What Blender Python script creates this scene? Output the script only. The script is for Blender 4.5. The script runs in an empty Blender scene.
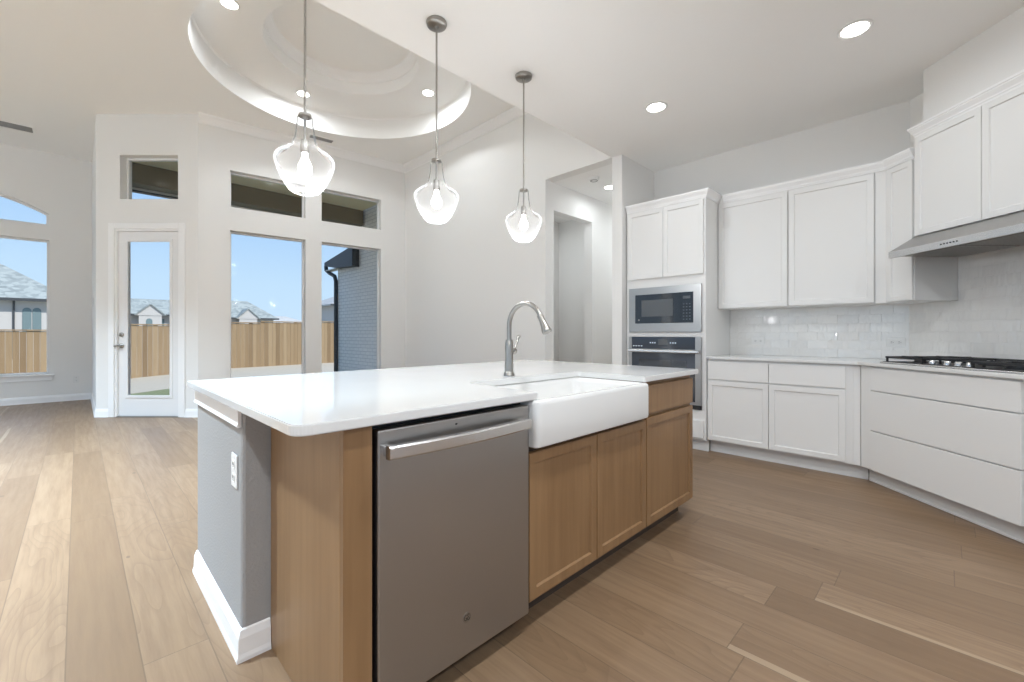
import bpy, bmesh, math, random
from mathutils import Vector, Matrix
PI = math.pi
SC = bpy.context.scene
COL = SC.collection
R2 = math.sqrt(2)

# ------------------------------------------------------------------ camera
CAM_H = 1.125
cd = bpy.data.cameras.new('camera')
cam = bpy.data.objects.new('camera', cd)
COL.objects.link(cam)
cam.location = (0, 0, CAM_H)
cam.rotation_euler = (PI / 2, 0, -PI / 4)
cd.sensor_width = 36
cd.lens = 434 / 1024 * 36
cd.shift_y = -7 / 1024
cd.clip_start = 0.05
cd.clip_end = 500
SC.camera = cam

# ------------------------------------------------------------------ world, sun, exposure
SC.view_settings.view_transform = 'Standard'
SC.view_settings.look = 'None'
SC.view_settings.gamma = 1
SC.view_settings.use_curve_mapping = False
SC.view_settings.exposure = 0.64
SC.cycles.use_denoising = True
SC.cycles.max_bounces = 14
SC.cycles.diffuse_bounces = 8
SC.cycles.glossy_bounces = 5
SC.cycles.transparent_max_bounces = 16
SC.cycles.sample_clamp_indirect = 6
SC.cycles.caustics_reflective = False
SC.cycles.caustics_refractive = False

W = bpy.data.worlds.new('sky')
SC.world = W
W.use_nodes = True
wn = W.node_tree
wn.nodes.clear()
wo = wn.nodes.new('ShaderNodeOutputWorld')
wb = wn.nodes.new('ShaderNodeBackground')
wt = wn.nodes.new('ShaderNodeTexCoord')
ws = wn.nodes.new('ShaderNodeSeparateXYZ')
wr = wn.nodes.new('ShaderNodeValToRGB')
wr.color_ramp.elements[0].position = 0.0
wr.color_ramp.elements[0].color = (.60, .80, 1.0, 1)
wr.color_ramp.elements[1].position = 1.0
wr.color_ramp.elements[1].color = (.20, .42, .85, 1)
e = wr.color_ramp.elements.new(0.10); e.color = (.55, .77, .99, 1)
e = wr.color_ramp.elements.new(0.30); e.color = (.33, .58, .97, 1)
wn.links.new(wt.outputs['Generated'], ws.inputs[0])
wn.links.new(ws.outputs['Z'], wr.inputs[0])
wn.links.new(wr.outputs[0], wb.inputs[0])
wb.inputs[1].default_value = 0.65
wn.links.new(wb.outputs[0], wo.inputs[0])

sl = bpy.data.lights.new('sun', 'SUN')
sl.energy = 3.35
sl.angle = math.radians(1.0)
sl.color = (1, .965, .91)
sun = bpy.data.objects.new('sun', sl)
COL.objects.link(sun)
sun.rotation_euler = Vector((.35, -.62, .80)).to_track_quat('Z', 'Y').to_euler()

FILL_CAN_POWER = 17.0        # each fill downlight added behind the camera
PENDANT_POWER = 7.5
LIVING_FILL_POWER = 96.0  # added fill downlights over the living room floor
LAMP_TINT = (.89, .95, 1.0)

# ------------------------------------------------------------------ material helpers
def new_mat(name):
    m = bpy.data.materials.new(name)
    m.use_nodes = True
    nt = m.node_tree
    b = nt.nodes['Principled BSDF']
    return m, nt, b

def N(nt, t, **kw):
    n = nt.nodes.new(t)
    for k, v in kw.items():
        setattr(n, k, v)
    return n

def setin(n, **kw):
    for k, v in kw.items():
        n.inputs[k.replace('_', ' ')].default_value = v

def plain(name, col, rough=.5, metal=0., bump=0., bscale=60., spec=.5, coat=0.):
    m, nt, b = new_mat(name)
    b.inputs['Base Color'].default_value = (*col, 1)
    b.inputs['Roughness'].default_value = rough
    b.inputs['Metallic'].default_value = metal
    b.inputs['Specular IOR Level'].default_value = spec
    b.inputs['Coat Weight'].default_value = coat
    b.inputs['Coat Roughness'].default_value = .08
    tc = N(nt, 'ShaderNodeTexCoord')
    nz = N(nt, 'ShaderNodeTexNoise')
    nz.inputs['Scale'].default_value = bscale
    nz.inputs['Detail'].default_value = 3
    nt.links.new(tc.outputs['Object'], nz.inputs['Vector'])
    if bump > 0:
        bp = N(nt, 'ShaderNodeBump')
        bp.inputs['Strength'].default_value = bump
        bp.inputs['Distance'].default_value = .004
        nt.links.new(nz.outputs[0], bp.inputs['Height'])
        nt.links.new(bp.outputs[0], b.inputs['Normal'])
    else:
        mr = N(nt, 'ShaderNodeMapRange')
        mr.inputs['To Min'].default_value = max(0, rough - .03)
        mr.inputs['To Max'].default_value = rough + .03
        nt.links.new(nz.outputs[0], mr.inputs[0])
        nt.links.new(mr.outputs[0], b.inputs['Roughness'])
    return m

def emit(name, col, s):
    m, nt, b = new_mat(name)
    b.inputs['Base Color'].default_value = (*col, 1)
    b.inputs['Emission Color'].default_value = (*col, 1)
    b.inputs['Emission Strength'].default_value = s
    return m

def math_node(nt, op, a, b=None, c=None):
    n = N(nt, 'ShaderNodeMath', operation=op)
    for i, v in enumerate((a, b, c)):
        if v is None:
            continue
        if isinstance(v, (int, float)):
            n.inputs[i].default_value = v
        else:
            nt.links.new(v, n.inputs[i])
    return n.outputs[0]

def mix_col(nt, fac, a, b, blend='MIX'):
    n = N(nt, 'ShaderNodeMix', data_type='RGBA', blend_type=blend)
    for i, v in ((0, fac), (6, a), (7, b)):
        if isinstance(v, (int, float)):
            n.inputs[i].default_value = v
        elif isinstance(v, tuple):
            n.inputs[i].default_value = (*v, 1) if len(v) == 3 else v
        else:
            nt.links.new(v, n.inputs[i])
    return n.outputs[2]

def ramp(nt, fac, stops):
    n = N(nt, 'ShaderNodeValToRGB')
    el = n.color_ramp.elements
    el[0].position, el[0].color = stops[0][0], (*stops[0][1], 1)
    el[1].position, el[1].color = stops[-1][0], (*stops[-1][1], 1)
    for p, c in stops[1:-1]:
        k = el.new(p); k.color = (*c, 1)
    nt.links.new(fac, n.inputs[0])
    return n.outputs[0]

def combine(nt, x, y, z):
    n = N(nt, 'ShaderNodeCombineXYZ')
    for i, v in enumerate((x, y, z)):
        if isinstance(v, (int, float)):
            n.inputs[i].default_value = v
        else:
            nt.links.new(v, n.inputs[i])
    return n.outputs[0]

def floor_material():
    """Wide oak planks running along world Y."""
    m, nt, b = new_mat('oak_plank_floor')
    tc = N(nt, 'ShaderNodeTexCoord')
    sp = N(nt, 'ShaderNodeSeparateXYZ')
    nt.links.new(tc.outputs['Object'], sp.inputs[0])
    x, y = sp.outputs[0], sp.outputs[1]
    Wd, L = .186, 2.1
    fx = math_node(nt, 'DIVIDE', math_node(nt, 'ADD', x, .03), Wd)
    row = math_node(nt, 'FLOOR', fx)
    wr_ = N(nt, 'ShaderNodeTexWhiteNoise', noise_dimensions='1D')
    nt.links.new(row, wr_.inputs['W'])
    fy = math_node(nt, 'ADD', math_node(nt, 'DIVIDE', y, L), math_node(nt, 'MULTIPLY', wr_.outputs['Value'], 7.3))
    seg = math_node(nt, 'FLOOR', fy)
    pid = combine(nt, row, seg, 0.0)
    wp = N(nt, 'ShaderNodeTexWhiteNoise', noise_dimensions='2D')
    nt.links.new(pid, wp.inputs['Vector'])
    rnd = wp.outputs['Value']
    rs = N(nt, 'ShaderNodeSeparateColor')
    nt.links.new(wp.outputs['Color'], rs.inputs[0])
    # grain: long noise along Y, offset per plank
    off = math_node(nt, 'MULTIPLY', rnd, 37.0)
    gv = combine(nt, math_node(nt, 'ADD', math_node(nt, 'MULTIPLY', x, 34.0), off), math_node(nt, 'MULTIPLY', y, 2.2), off)
    g = N(nt, 'ShaderNodeTexNoise'); setin(g, Scale=1.0, Detail=6.0, Roughness=.62)
    nt.links.new(gv, g.inputs['Vector'])
    # cathedral figure: distorted bands across the width
    cv = combine(nt, math_node(nt, 'ADD', math_node(nt, 'MULTIPLY', x, 5.5), off), math_node(nt, 'MULTIPLY', y, 1.0), off)
    cn = N(nt, 'ShaderNodeTexNoise'); setin(cn, Scale=1.0, Detail=1.5, Roughness=.4)
    nt.links.new(cv, cn.inputs['Vector'])
    bands = math_node(nt, 'FRACT', math_node(nt, 'MULTIPLY', cn.outputs[0], 19.0))
    band = math_node(nt, 'POWER', bands, 4.0)
    fig = math_node(nt, 'MULTIPLY', band, math_node(nt, 'GREATER_THAN', rs.outputs[1], .45))
    base = ramp(nt, rnd, [(0, (.195, .124, .070)), (.25, (.23, .149, .086)), (.6, (.255, .168, .099)), (.85, (.288, .193, .117)), (1, (.212, .137, .079))])
    c1 = mix_col(nt, math_node(nt, 'MULTIPLY', math_node(nt, 'SUBTRACT', g.outputs[0], .38), 1.9), base, (.165, .10, .058))
    c2 = mix_col(nt, math_node(nt, 'MULTIPLY', fig, .55), c1, (.17, .105, .06))
    # pale sapwood streak near one edge of some planks
    fr = math_node(nt, 'FRACT', fx)
    wob = math_node(nt, 'ADD', fr, math_node(nt, 'MULTIPLY', math_node(nt, 'SUBTRACT', cn.outputs[0], .5), .35))
    streak = math_node(nt, 'MULTIPLY', math_node(nt, 'LESS_THAN', wob, .15), math_node(nt, 'GREATER_THAN', rs.outputs[2], .91))
    c3 = mix_col(nt, math_node(nt, 'MULTIPLY', streak, .42), c2, (.50, .39, .27))
    # knots
    kv = N(nt, 'ShaderNodeTexVoronoi'); setin(kv, Scale=1.0)
    nt.links.new(combine(nt, math_node(nt, 'MULTIPLY', x, 4.2), math_node(nt, 'MULTIPLY', y, 2.0), 0.0), kv.inputs['Vector'])
    kn = math_node(nt, 'LESS_THAN', kv.outputs['Distance'], .045)
    c4 = mix_col(nt, math_node(nt, 'MULTIPLY', kn, .6), c3, (.09, .055, .03))
    # joints
    e1 = math_node(nt, 'LESS_THAN', math_node(nt, 'PINGPONG', fr, .5), .010)
    fe = math_node(nt, 'PINGPONG', math_node(nt, 'FRACT', fy), .5)
    e2 = math_node(nt, 'LESS_THAN', fe, .0010)
    joint = math_node(nt, 'MAXIMUM', e1, e2)
    c5 = mix_col(nt, math_node(nt, 'MULTIPLY', joint, .55), c4, (.10, .065, .04))
    nt.links.new(c5, b.inputs['Base Color'])
    nt.links.new(math_node(nt, 'ADD', math_node(nt, 'MULTIPLY', g.outputs[0], .16), .30), b.inputs['Roughness'])
    bp = N(nt, 'ShaderNodeBump'); setin(bp, Strength=.25, Distance=.002)
    nt.links.new(math_node(nt, 'SUBTRACT', g.outputs[0], math_node(nt, 'MULTIPLY', joint, 1.5)), bp.inputs['Height'])
    nt.links.new(bp.outputs[0], b.inputs['Normal'])
    return m

def wood_material(name, dark, light, rough=.42):
    """Stained maple with the grain running up Z."""
    m, nt, b = new_mat(name)
    tc = N(nt, 'ShaderNodeTexCoord')
    oi = N(nt, 'ShaderNodeObjectInfo')
    sp = N(nt, 'ShaderNodeSeparateXYZ')
    nt.links.new(tc.outputs['Object'], sp.inputs[0])
    off = math_node(nt, 'MULTIPLY', oi.outputs['Random'], 20.0)
    v = combine(nt, math_node(nt, 'ADD', math_node(nt, 'MULTIPLY', sp.outputs[0], 30), off),
                math_node(nt, 'MULTIPLY', sp.outputs[1], 30), math_node(nt, 'MULTIPLY', sp.outputs[2], 1.6))
    g = N(nt, 'ShaderNodeTexNoise'); setin(g, Scale=1.0, Detail=5.0, Roughness=.55)
    nt.links.new(v, g.inputs['Vector'])
    v2 = combine(nt, math_node(nt, 'ADD', math_node(nt, 'MULTIPLY', sp.outputs[0], 5), off),
                 math_node(nt, 'MULTIPLY', sp.outputs[1], 5), math_node(nt, 'MULTIPLY', sp.outputs[2], 1.3))
    g2 = N(nt, 'ShaderNodeTexNoise'); setin(g2, Scale=1.0, Detail=3.0)
    nt.links.new(v2, g2.inputs['Vector'])
    f = math_node(nt, 'ADD', math_node(nt, 'MULTIPLY', g.outputs[0], .5), math_node(nt, 'MULTIPLY', g2.outputs[0], .5))
    c = ramp(nt, f, [(.34, dark), (.66, light)])
    nt.links.new(c, b.inputs['Base Color'])
    b.inputs['Roughness'].default_value = rough
    return m

def metal_material(name, col, rough, brushed=(1, 1, 60), amount=.06):
    m, nt, b = new_mat(name)
    b.inputs['Base Color'].default_value = (*col, 1)
    b.inputs['Metallic'].default_value = 1
    tc = N(nt, 'ShaderNodeTexCoord')
    mp = N(nt, 'ShaderNodeMapping')
    mp.inputs['Scale'].default_value = brushed
    nt.links.new(tc.outputs['Object'], mp.inputs[0])
    nz = N(nt, 'ShaderNodeTexNoise'); setin(nz, Scale=8.0, Detail=4.0)
    nt.links.new(mp.outputs[0], nz.inputs['Vector'])
    mr = N(nt, 'ShaderNodeMapRange'); mr.inputs['To Min'].default_value = rough - amount; mr.inputs['To Max'].default_value = rough + amount
    nt.links.new(nz.outputs[0], mr.inputs[0])
    nt.links.new(mr.outputs[0], b.inputs['Roughness'])
    return m

def tile_material():
    """Glossy handmade white subway tile; each tile tilts and ripples a little."""
    m, nt, b = new_mat('glossy_white_wall_tile')
    uv = N(nt, 'ShaderNodeUVMap')
    sp = N(nt, 'ShaderNodeSeparateXYZ')
    nt.links.new(uv.outputs[0], sp.inputs[0])
    tw, th = .152, .0762
    fy = math_node(nt, 'DIVIDE', sp.outputs[1], th)
    row = math_node(nt, 'FLOOR', fy)
    fx = math_node(nt, 'ADD', math_node(nt, 'DIVIDE', sp.outputs[0], tw), math_node(nt, 'MULTIPLY', math_node(nt, 'MODULO', row, 2.0), .5))
    col = math_node(nt, 'FLOOR', fx)
    wp = N(nt, 'ShaderNodeTexWhiteNoise', noise_dimensions='2D')
    nt.links.new(combine(nt, row, col, 0.0), wp.inputs['Vector'])
    rs = N(nt, 'ShaderNodeSeparateColor'); nt.links.new(wp.outputs['Color'], rs.inputs[0])
    lx = math_node(nt, 'SUBTRACT', math_node(nt, 'FRACT', fx), .5)
    ly = math_node(nt, 'SUBTRACT', math_node(nt, 'FRACT', fy), .5)
    gx = math_node(nt, 'GREATER_THAN', math_node(nt, 'ABSOLUTE', lx), .5 - .0012 / tw)
    gy = math_node(nt, 'GREATER_THAN', math_node(nt, 'ABSOLUTE', ly), .5 - .0012 / th)
    gr = math_node(nt, 'MAXIMUM', gx, gy)
    nz = N(nt, 'ShaderNodeTexNoise'); setin(nz, Scale=1.0, Detail=1.0)
    nt.links.new(combine(nt, math_node(nt, 'MULTIPLY', sp.outputs[0], 30.0), math_node(nt, 'MULTIPLY', sp.outputs[1], 12.0), math_node(nt, 'MULTIPLY', wp.outputs['Value'], 30.0)), nz.inputs['Vector'])
    tilt = math_node(nt, 'ADD', math_node(nt, 'MULTIPLY', lx, math_node(nt, 'SUBTRACT', rs.outputs[0], .5)),
                     math_node(nt, 'MULTIPLY', ly, math_node(nt, 'SUBTRACT', rs.outputs[1], .5)))
    h = math_node(nt, 'ADD', math_node(nt, 'MULTIPLY', nz.outputs[0], .9), math_node(nt, 'MULTIPLY', tilt, 1.5))
    h = math_node(nt, 'SUBTRACT', h, math_node(nt, 'MULTIPLY', gr, .10))
    bp = N(nt, 'ShaderNodeBump'); setin(bp, Strength=1.0, Distance=.006)
    nt.links.new(h, bp.inputs['Height'])
    nt.links.new(bp.outputs[0], b.inputs['Normal'])
    c = mix_col(nt, math_node(nt, 'MULTIPLY', rs.outputs[2], .5), (.80, .79, .77), (.73, .72, .70))
    c = mix_col(nt, gr, c, (.75, .74, .72))
    b.inputs['IOR'].default_value = 1.75; b.inputs['Coat Weight'].default_value = .5
    nt.links.new(c, b.inputs['Base Color'])
    nt.links.new(math_node(nt, 'ADD', math_node(nt, 'MULTIPLY', gr, .5), .06), b.inputs['Roughness'])
    return m

def brick_material():
    m, nt, b = new_mat('painted_grey_brick')
    uv = N(nt, 'ShaderNodeUVMap')
    br = N(nt, 'ShaderNodeTexBrick')
    setin(br, Scale=1.0, Mortar_Size=.008, Mortar_Smooth=.3, Bias=0.0, Brick_Width=.215, Row_Height=.075)
    br.inputs['Color1'].default_value = (.90, .88, .85, 1)
    br.inputs['Color2'].default_value = (.86, .84, .81, 1)
    br.inputs['Mortar'].default_value = (.66, .65, .64, 1)
    nt.links.new(uv.outputs[0], br.inputs['Vector'])
    nt.links.new(br.outputs[0], b.inputs['Base Color'])
    b.inputs['Roughness'].default_value = .9
    bp = N(nt, 'ShaderNodeBump'); setin(bp, Strength=.7, Distance=.01)
    inv = math_node(nt, 'SUBTRACT', 1.0, br.outputs[1])
    nt.links.new(inv, bp.inputs['Height'])
    nt.links.new(bp.outputs[0], b.inputs['Normal'])
    return m

def fence_material():
    m, nt, b = new_mat('cedar_fence_boards')
    tc = N(nt, 'ShaderNodeTexCoord')
    sp = N(nt, 'ShaderNodeSeparateXYZ')
    nt.links.new(tc.outputs['Object'], sp.inputs[0])
    idx = math_node(nt, 'FLOOR', math_node(nt, 'DIVIDE', sp.outputs[0], .14))
    wp = N(nt, 'ShaderNodeTexWhiteNoise', noise_dimensions='1D')
    nt.links.new(idx, wp.inputs['W'])
    nz = N(nt, 'ShaderNodeTexNoise'); setin(nz, Scale=1.0, Detail=4.0)
    nt.links.new(combine(nt, math_node(nt, 'MULTIPLY', sp.outputs[0], 12.0), 0.0, math_node(nt, 'MULTIPLY', sp.outputs[2], 1.2)), nz.inputs['Vector'])
    f = math_node(nt, 'ADD', math_node(nt, 'MULTIPLY', wp.outputs['Value'], .6), math_node(nt, 'MULTIPLY', nz.outputs[0], .4))
    c = ramp(nt, f, [(.1, (.205, .137, .073)), (.5, (.28, .195, .108)), (.9, (.37, .275, .165))])
    nt.links.new(c, b.inputs['Base Color'])
    b.inputs['Roughness'].default_value = .85
    return m

def ground_material():
    m, nt, b = new_mat('yard_soil_and_grass')
    tc = N(nt, 'ShaderNodeTexCoord')
    sp = N(nt, 'ShaderNodeSeparateXYZ')
    nt.links.new(tc.outputs['Object'], sp.inputs[0])
    nz = N(nt, 'ShaderNodeTexNoise'); setin(nz, Scale=1.3, Detail=4.0)
    nt.links.new(tc.outputs['Object'], nz.inputs['Vector'])
    n2 = N(nt, 'ShaderNodeTexNoise'); setin(n2, Scale=35.0, Detail=4.0)
    nt.links.new(tc.outputs['Object'], n2.inputs['Vector'])
    edge = math_node(nt, 'GREATER_THAN', math_node(nt, 'ADD', sp.outputs[1], math_node(nt, 'MULTIPLY', nz.outputs[0], 1.0)), 15.3)
    soil = ramp(nt, n2.outputs[0], [(.3, (.36, .33, .27)), (.7, (.45, .42, .35))])
    grass = ramp(nt, n2.outputs[0], [(.3, (.10, .13, .06)), (.7, (.22, .25, .13))])
    c = mix_col(nt, edge, grass, soil)
    nt.links.new(c, b.inputs['Base Color'])
    b.inputs['Roughness'].default_value = .95
    return m

def shingle_material(name, a, c_):
    m, nt, b = new_mat(name)
    tc = N(nt, 'ShaderNodeTexCoord')
    vz = N(nt, 'ShaderNodeTexVoronoi'); setin(vz, Scale=3.0)
    nt.links.new(tc.outputs['Object'], vz.inputs['Vector'])
    sc = N(nt, 'ShaderNodeSeparateColor'); nt.links.new(vz.outputs['Color'], sc.inputs[0])
    c = ramp(nt, sc.outputs[0], [(.0, a), (1.0, c_)])
    nt.links.new(c, b.inputs['Base Color'])
    b.inputs['Roughness'].default_value = .9
    return m

def thin_glass(name, veil=0.0, tint=(1, 1, 1), gloss=.05, edge=.35):
    """Thin clear glass: passes light straight, mirrors at grazing angles."""
    m = bpy.data.materials.new(name); m.use_nodes = True
    nt = m.node_tree; nt.nodes.clear()
    out = N(nt, 'ShaderNodeOutputMaterial')
    tr = N(nt, 'ShaderNodeBsdfTransparent'); tr.inputs[0].default_value = (*tint, 1)
    gl = N(nt, 'ShaderNodeBsdfGlossy'); gl.inputs['Roughness'].default_value = gloss
    lw = N(nt, 'ShaderNodeLayerWeight'); lw.inputs['Blend'].default_value = .12
    mx = N(nt, 'ShaderNodeMixShader')
    nt.links.new(lw.outputs['Fresnel'], mx.inputs[0])
    nt.links.new(tr.outputs[0], mx.inputs[1]); nt.links.new(gl.outputs[0], mx.inputs[2])
    res = mx.outputs[0]
    if veil > 0:
        tl = N(nt, 'ShaderNodeBsdfTranslucent'); tl.inputs[0].default_value = (.95, .95, .95, 1)
        df = N(nt, 'ShaderNodeBsdfDiffuse'); df.inputs[0].default_value = (.95, .95, .95, 1)
        ad = N(nt, 'ShaderNodeMixShader'); ad.inputs[0].default_value = .5
        nt.links.new(tl.outputs[0], ad.inputs[1]); nt.links.new(df.outputs[0], ad.inputs[2])
        l2 = N(nt, 'ShaderNodeLayerWeight'); l2.inputs['Blend'].default_value = .5
        tc = N(nt, 'ShaderNodeTexCoord')
        nz = N(nt, 'ShaderNodeTexNoise'); setin(nz, Scale=60.0, Detail=3.0)
        nt.links.new(tc.outputs['Object'], nz.inputs['Vector'])
        f = math_node(nt, 'MULTIPLY', math_node(nt, 'POWER', l2.outputs['Facing'], 2.5), edge)
        f = math_node(nt, 'ADD', f, math_node(nt, 'MULTIPLY', nz.outputs[0], veil * 2))
        m2 = N(nt, 'ShaderNodeMixShader')
        nt.links.new(f, m2.inputs[0]); nt.links.new(res, m2.inputs[1]); nt.links.new(ad.outputs[0], m2.inputs[2])
        res = m2.outputs[0]
    nt.links.new(res, out.inputs[0])
    return m

M = {}
M['wall'] = plain('wall_paint', (.80, .795, .78), .75, bump=.12, bscale=90)
M['ceil'] = plain('ceiling_paint', (.89, .89, .88), .8, bump=.12, bscale=70)
M['trim'] = plain('white_trim_paint', (.87, .87, .87), .32)
M['cab'] = plain('white_cabinet_paint', (.765, .762, .75), .38)
M['door'] = plain('white_door_paint', (.80, .80, .80), .35)
M['quartz'] = plain('white_quartz', (.70, .70, .69), .09, bscale=4)
M['sink'] = plain('white_fireclay', (.735, .73, .715), .12, coat=.3)
M['pier'] = plain('textured_island_paint', (.345, .34, .335), .7, bump=.6, bscale=110)
M['floor'] = floor_material()
M['maple'] = wood_material('stained_maple', (.215, .118, .052), (.295, .172, .082))
M['maple_shade'] = plain('maple_recess_shade', (.06, .04, .028), .7)  # darkened maple: shade of toe kick and under-sink gap put into the colour
M['steel'] = metal_material('brushed_stainless', (.42, .41, .40), .36, (5, 5, .3), .004)
M['steel_l'] = metal_material('satin_stainless', (.74, .74, .74), .25, (5, 5, .3), .004)
M['nickel'] = metal_material('brushed_nickel', (.36, .345, .32), .32, (20, 20, 3))
M['chrome'] = metal_material('polished_chrome', (.75, .75, .75), .1, (1, 1, 1), .02)
M['blackglass'] = plain('black_appliance_glass', (.012, .012, .016), .05, coat=.5)
M['navyglass'] = plain('dark_oven_glass', (.018, .022, .035), .06, coat=.6)
M['greyglass'] = plain('microwave_window_mesh', (.10, .105, .11), .18)
M['iron'] = plain('black_cast_iron', (.02, .02, .022), .45)
M['dark'] = plain('black_plastic', (.015, .015, .016), .4)
M['tile'] = tile_material()
M['plate'] = plain('white_plastic_plate', (.76, .76, .75), .3)
M['slot'] = plain('outlet_slot_grey', (.12, .12, .12), .5)
M['vinyl'] = plain('white_vinyl_frame', (.80, .80, .80), .35)
M['glass'] = thin_glass('window_glass')
M['shade'] = thin_glass('seeded_clear_glass', veil=.02, gloss=.04, edge=.14)
M['lens'] = emit('lit_lamp_lens', (1, .97, .92), 9)
M['bulb'] = emit('lit_frosted_bulb', (1, .97, .93), 7)
M['brick'] = brick_material()
M['fence'] = fence_material()
M['ground'] = ground_material()
M['soffit'] = plain('patio_soffit_paint', (.82, .72, .47), .8)
M['beam'] = plain('dark_stained_beam', (.22, .185, .13), .7)
M['gutter'] = plain('dark_metal_gutter', (.05, .055, .06), .5)
M['fascia'] = plain('cream_fascia_paint', (.62, .60, .54), .6)
M['roofgrey'] = shingle_material('grey_shingles', (.20, .23, .23), (.33, .37, .36))
M['roofpale'] = shingle_material('pale_shingles', (.34, .35, .35), (.44, .45, .44))
M['housewhite'] = plain('cream_house_wall', (.48, .475, .46), .9)
M['hwin'] = plain('far_window_glass', (.16, .22, .23), .2)
M['vent'] = plain('grey_vent_louvres', (.30, .30, .30), .5)
M['display'] = emit('lit_panel_text', (.55, .62, .7), .35)
M['bounce_slab'] = plain('pale_bounce_concrete', (.72, .71, .68), .9, bump=.3)  # pale surface of the slabs added to bounce light

# ------------------------------------------------------------------ object helpers
def box_uv(bm):
    uv = bm.loops.layers.uv.verify()
    for f in bm.faces:
        n = f.normal
        a = max(range(3), key=lambda i: abs(n[i]))
        for l in f.loops:
            c = l.vert.co
            l[uv].uv = (c.y, c.z) if a == 0 else ((c.x, c.z) if a == 1 else (c.x, c.y))

def obj(name, bm, mat, parent=None, loc=None, rot=None, smooth=False, label=None):
    bm.normal_update()
    box_uv(bm)
    me = bpy.data.meshes.new(name)
    bm.to_mesh(me); bm.free()
    me.materials.append(mat)
    if smooth:
        for p in me.polygons:
            p.use_smooth = True
        me.set_sharp_from_angle(angle=math.radians(35))
    o = bpy.data.objects.new(name, me)
    COL.objects.link(o)
    if parent: o.parent = parent
    if loc is not None: o.location = loc
    if rot is not None: o.rotation_euler = (0, 0, rot) if isinstance(rot, (int, float)) else rot
    if label: o['label'] = label
    return o

def tag(o, label, cat, group=None, kind=None):
    o['label'] = label; o['category'] = cat
    if group: o['group'] = group
    if kind: o['kind'] = kind
    return o

def thing(name, label, cat, loc=(0, 0, 0), rot=0, group=None):
    o = bpy.data.objects.new(name, None)
    o.empty_display_size = .1
    COL.objects.link(o)
    o.location = loc; o.rotation_euler = (0, 0, rot)
    return tag(o, label, cat, group)

def struct(o, label=None):
    o['kind'] = 'structure'
    if label: o['label'] = label
    return o

def add_box(bm, x0, x1, y0, y1, z0, z1, bev=0.):
    r = bmesh.ops.create_cube(bm, size=1)
    vs = r['verts']
    for v in vs:
        v.co = Vector(((x0 + x1) / 2 + v.co.x * (x1 - x0), (y0 + y1) / 2 + v.co.y * (y1 - y0), (z0 + z1) / 2 + v.co.z * (z1 - z0)))
    if bev > 0:
        es = list({e for v in vs for e in v.link_edges})
        bmesh.ops.bevel(bm, geom=es, offset=bev, segments=2, profile=.5, affect='EDGES')
    return vs

def bx(*a, **k):
    bm = bmesh.new(); add_box(bm, *a, **k); return bm

def add_prism(bm, pts, z0, z1):
    lo = [bm.verts.new((x, y, z0)) for x, y in pts]
    hi = [bm.verts.new((x, y, z1)) for x, y in pts]
    n = len(pts)
    f1 = bm.faces.new(list(reversed(lo))); f2 = bm.faces.new(hi)
    for i in range(n):
        bm.faces.new((lo[i], lo[(i + 1) % n], hi[(i + 1) % n], hi[i]))
    bmesh.ops.recalc_face_normals(bm, faces=bm.faces)
    return [f1, f2]

def add_lathe(bm, prof, seg=32, mat4=None, cap=True):
    """prof: (r, z) from one end to the other about local Z."""
    rings = []
    for r, z in prof:
        if r < 1e-6:
            rings.append([bm.verts.new((0, 0, z))])
        else:
            rings.append([bm.verts.new((r * math.cos(2 * PI * i / seg), r * math.sin(2 * PI * i / seg), z)) for i in range(seg)])
    fs = []
    for a, b in zip(rings, rings[1:]):
        for i in range(seg):
            j = (i + 1) % seg
            if len(a) == 1 and len(b) == 1: continue
            if len(a) == 1: fs.append(bm.faces.new((a[0], b[i], b[j])))
            elif len(b) == 1: fs.append(bm.faces.new((a[i], a[j], b[0])))
            else: fs.append(bm.faces.new((a[i], a[j], b[j], b[i])))
    if cap:
        if len(rings[0]) > 1: fs.append(bm.faces.new(list(reversed(rings[0]))))
        if len(rings[-1]) > 1: fs.append(bm.faces.new(rings[-1]))
    vs = [v for r in rings for v in r]
    if mat4 is not None:
        bmesh.ops.transform(bm, matrix=mat4, verts=vs)
    bmesh.ops.recalc_face_normals(bm, faces=fs)
    return vs

def add_tube(bm, pts, rad, seg=14):
    pts = [Vector(p) for p in pts]
    if isinstance(rad, (int, float)): rad = [rad] * len(pts)
    rings = []
    t0 = (pts[1] - pts[0]).normalized()
    up = Vector((0, 0, 1)) if abs(t0.z) < .9 else Vector((1, 0, 0))
    n = t0.cross(up).normalized()
    for i, p in enumerate(pts):
        if i == 0: t = pts[1] - pts[0]
        elif i == len(pts) - 1: t = pts[-1] - pts[-2]
        else: t = (pts[i + 1] - pts[i]).normalized() + (pts[i] - pts[i - 1]).normalized()
        t.normalize()
        n = (n - t * n.dot(t)).normalized()
        b = t.cross(n)
        rings.append([bm.verts.new(p + (n * math.cos(2 * PI * k / seg) + b * math.sin(2 * PI * k / seg)) * rad[i]) for k in range(seg)])
    for a, b in zip(rings, rings[1:]):
        for k in range(seg):
            j = (k + 1) % seg
            bm.faces.new((a[k], a[j], b[j], b[k]))
    bm.faces.new(list(reversed(rings[0]))); bm.faces.new(rings[-1])
    bmesh.ops.recalc_face_normals(bm, faces=bm.faces)

def rounded_rect(x0, x1, y0, y1, r, n=5):
    r = min(r, (x1 - x0) / 2 - 1e-4, (y1 - y0) / 2 - 1e-4)
    out = []
    for cx, cy, a0 in ((x1 - r, y1 - r, 0), (x0 + r, y1 - r, 90), (x0 + r, y0 + r, 180), (x1 - r, y0 + r, 270)):
        for k in range(n + 1):
            a = math.radians(a0 + 90 * k / n)
            out.append((cx + r * math.cos(a), cy + r * math.sin(a)))
    return out

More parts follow.
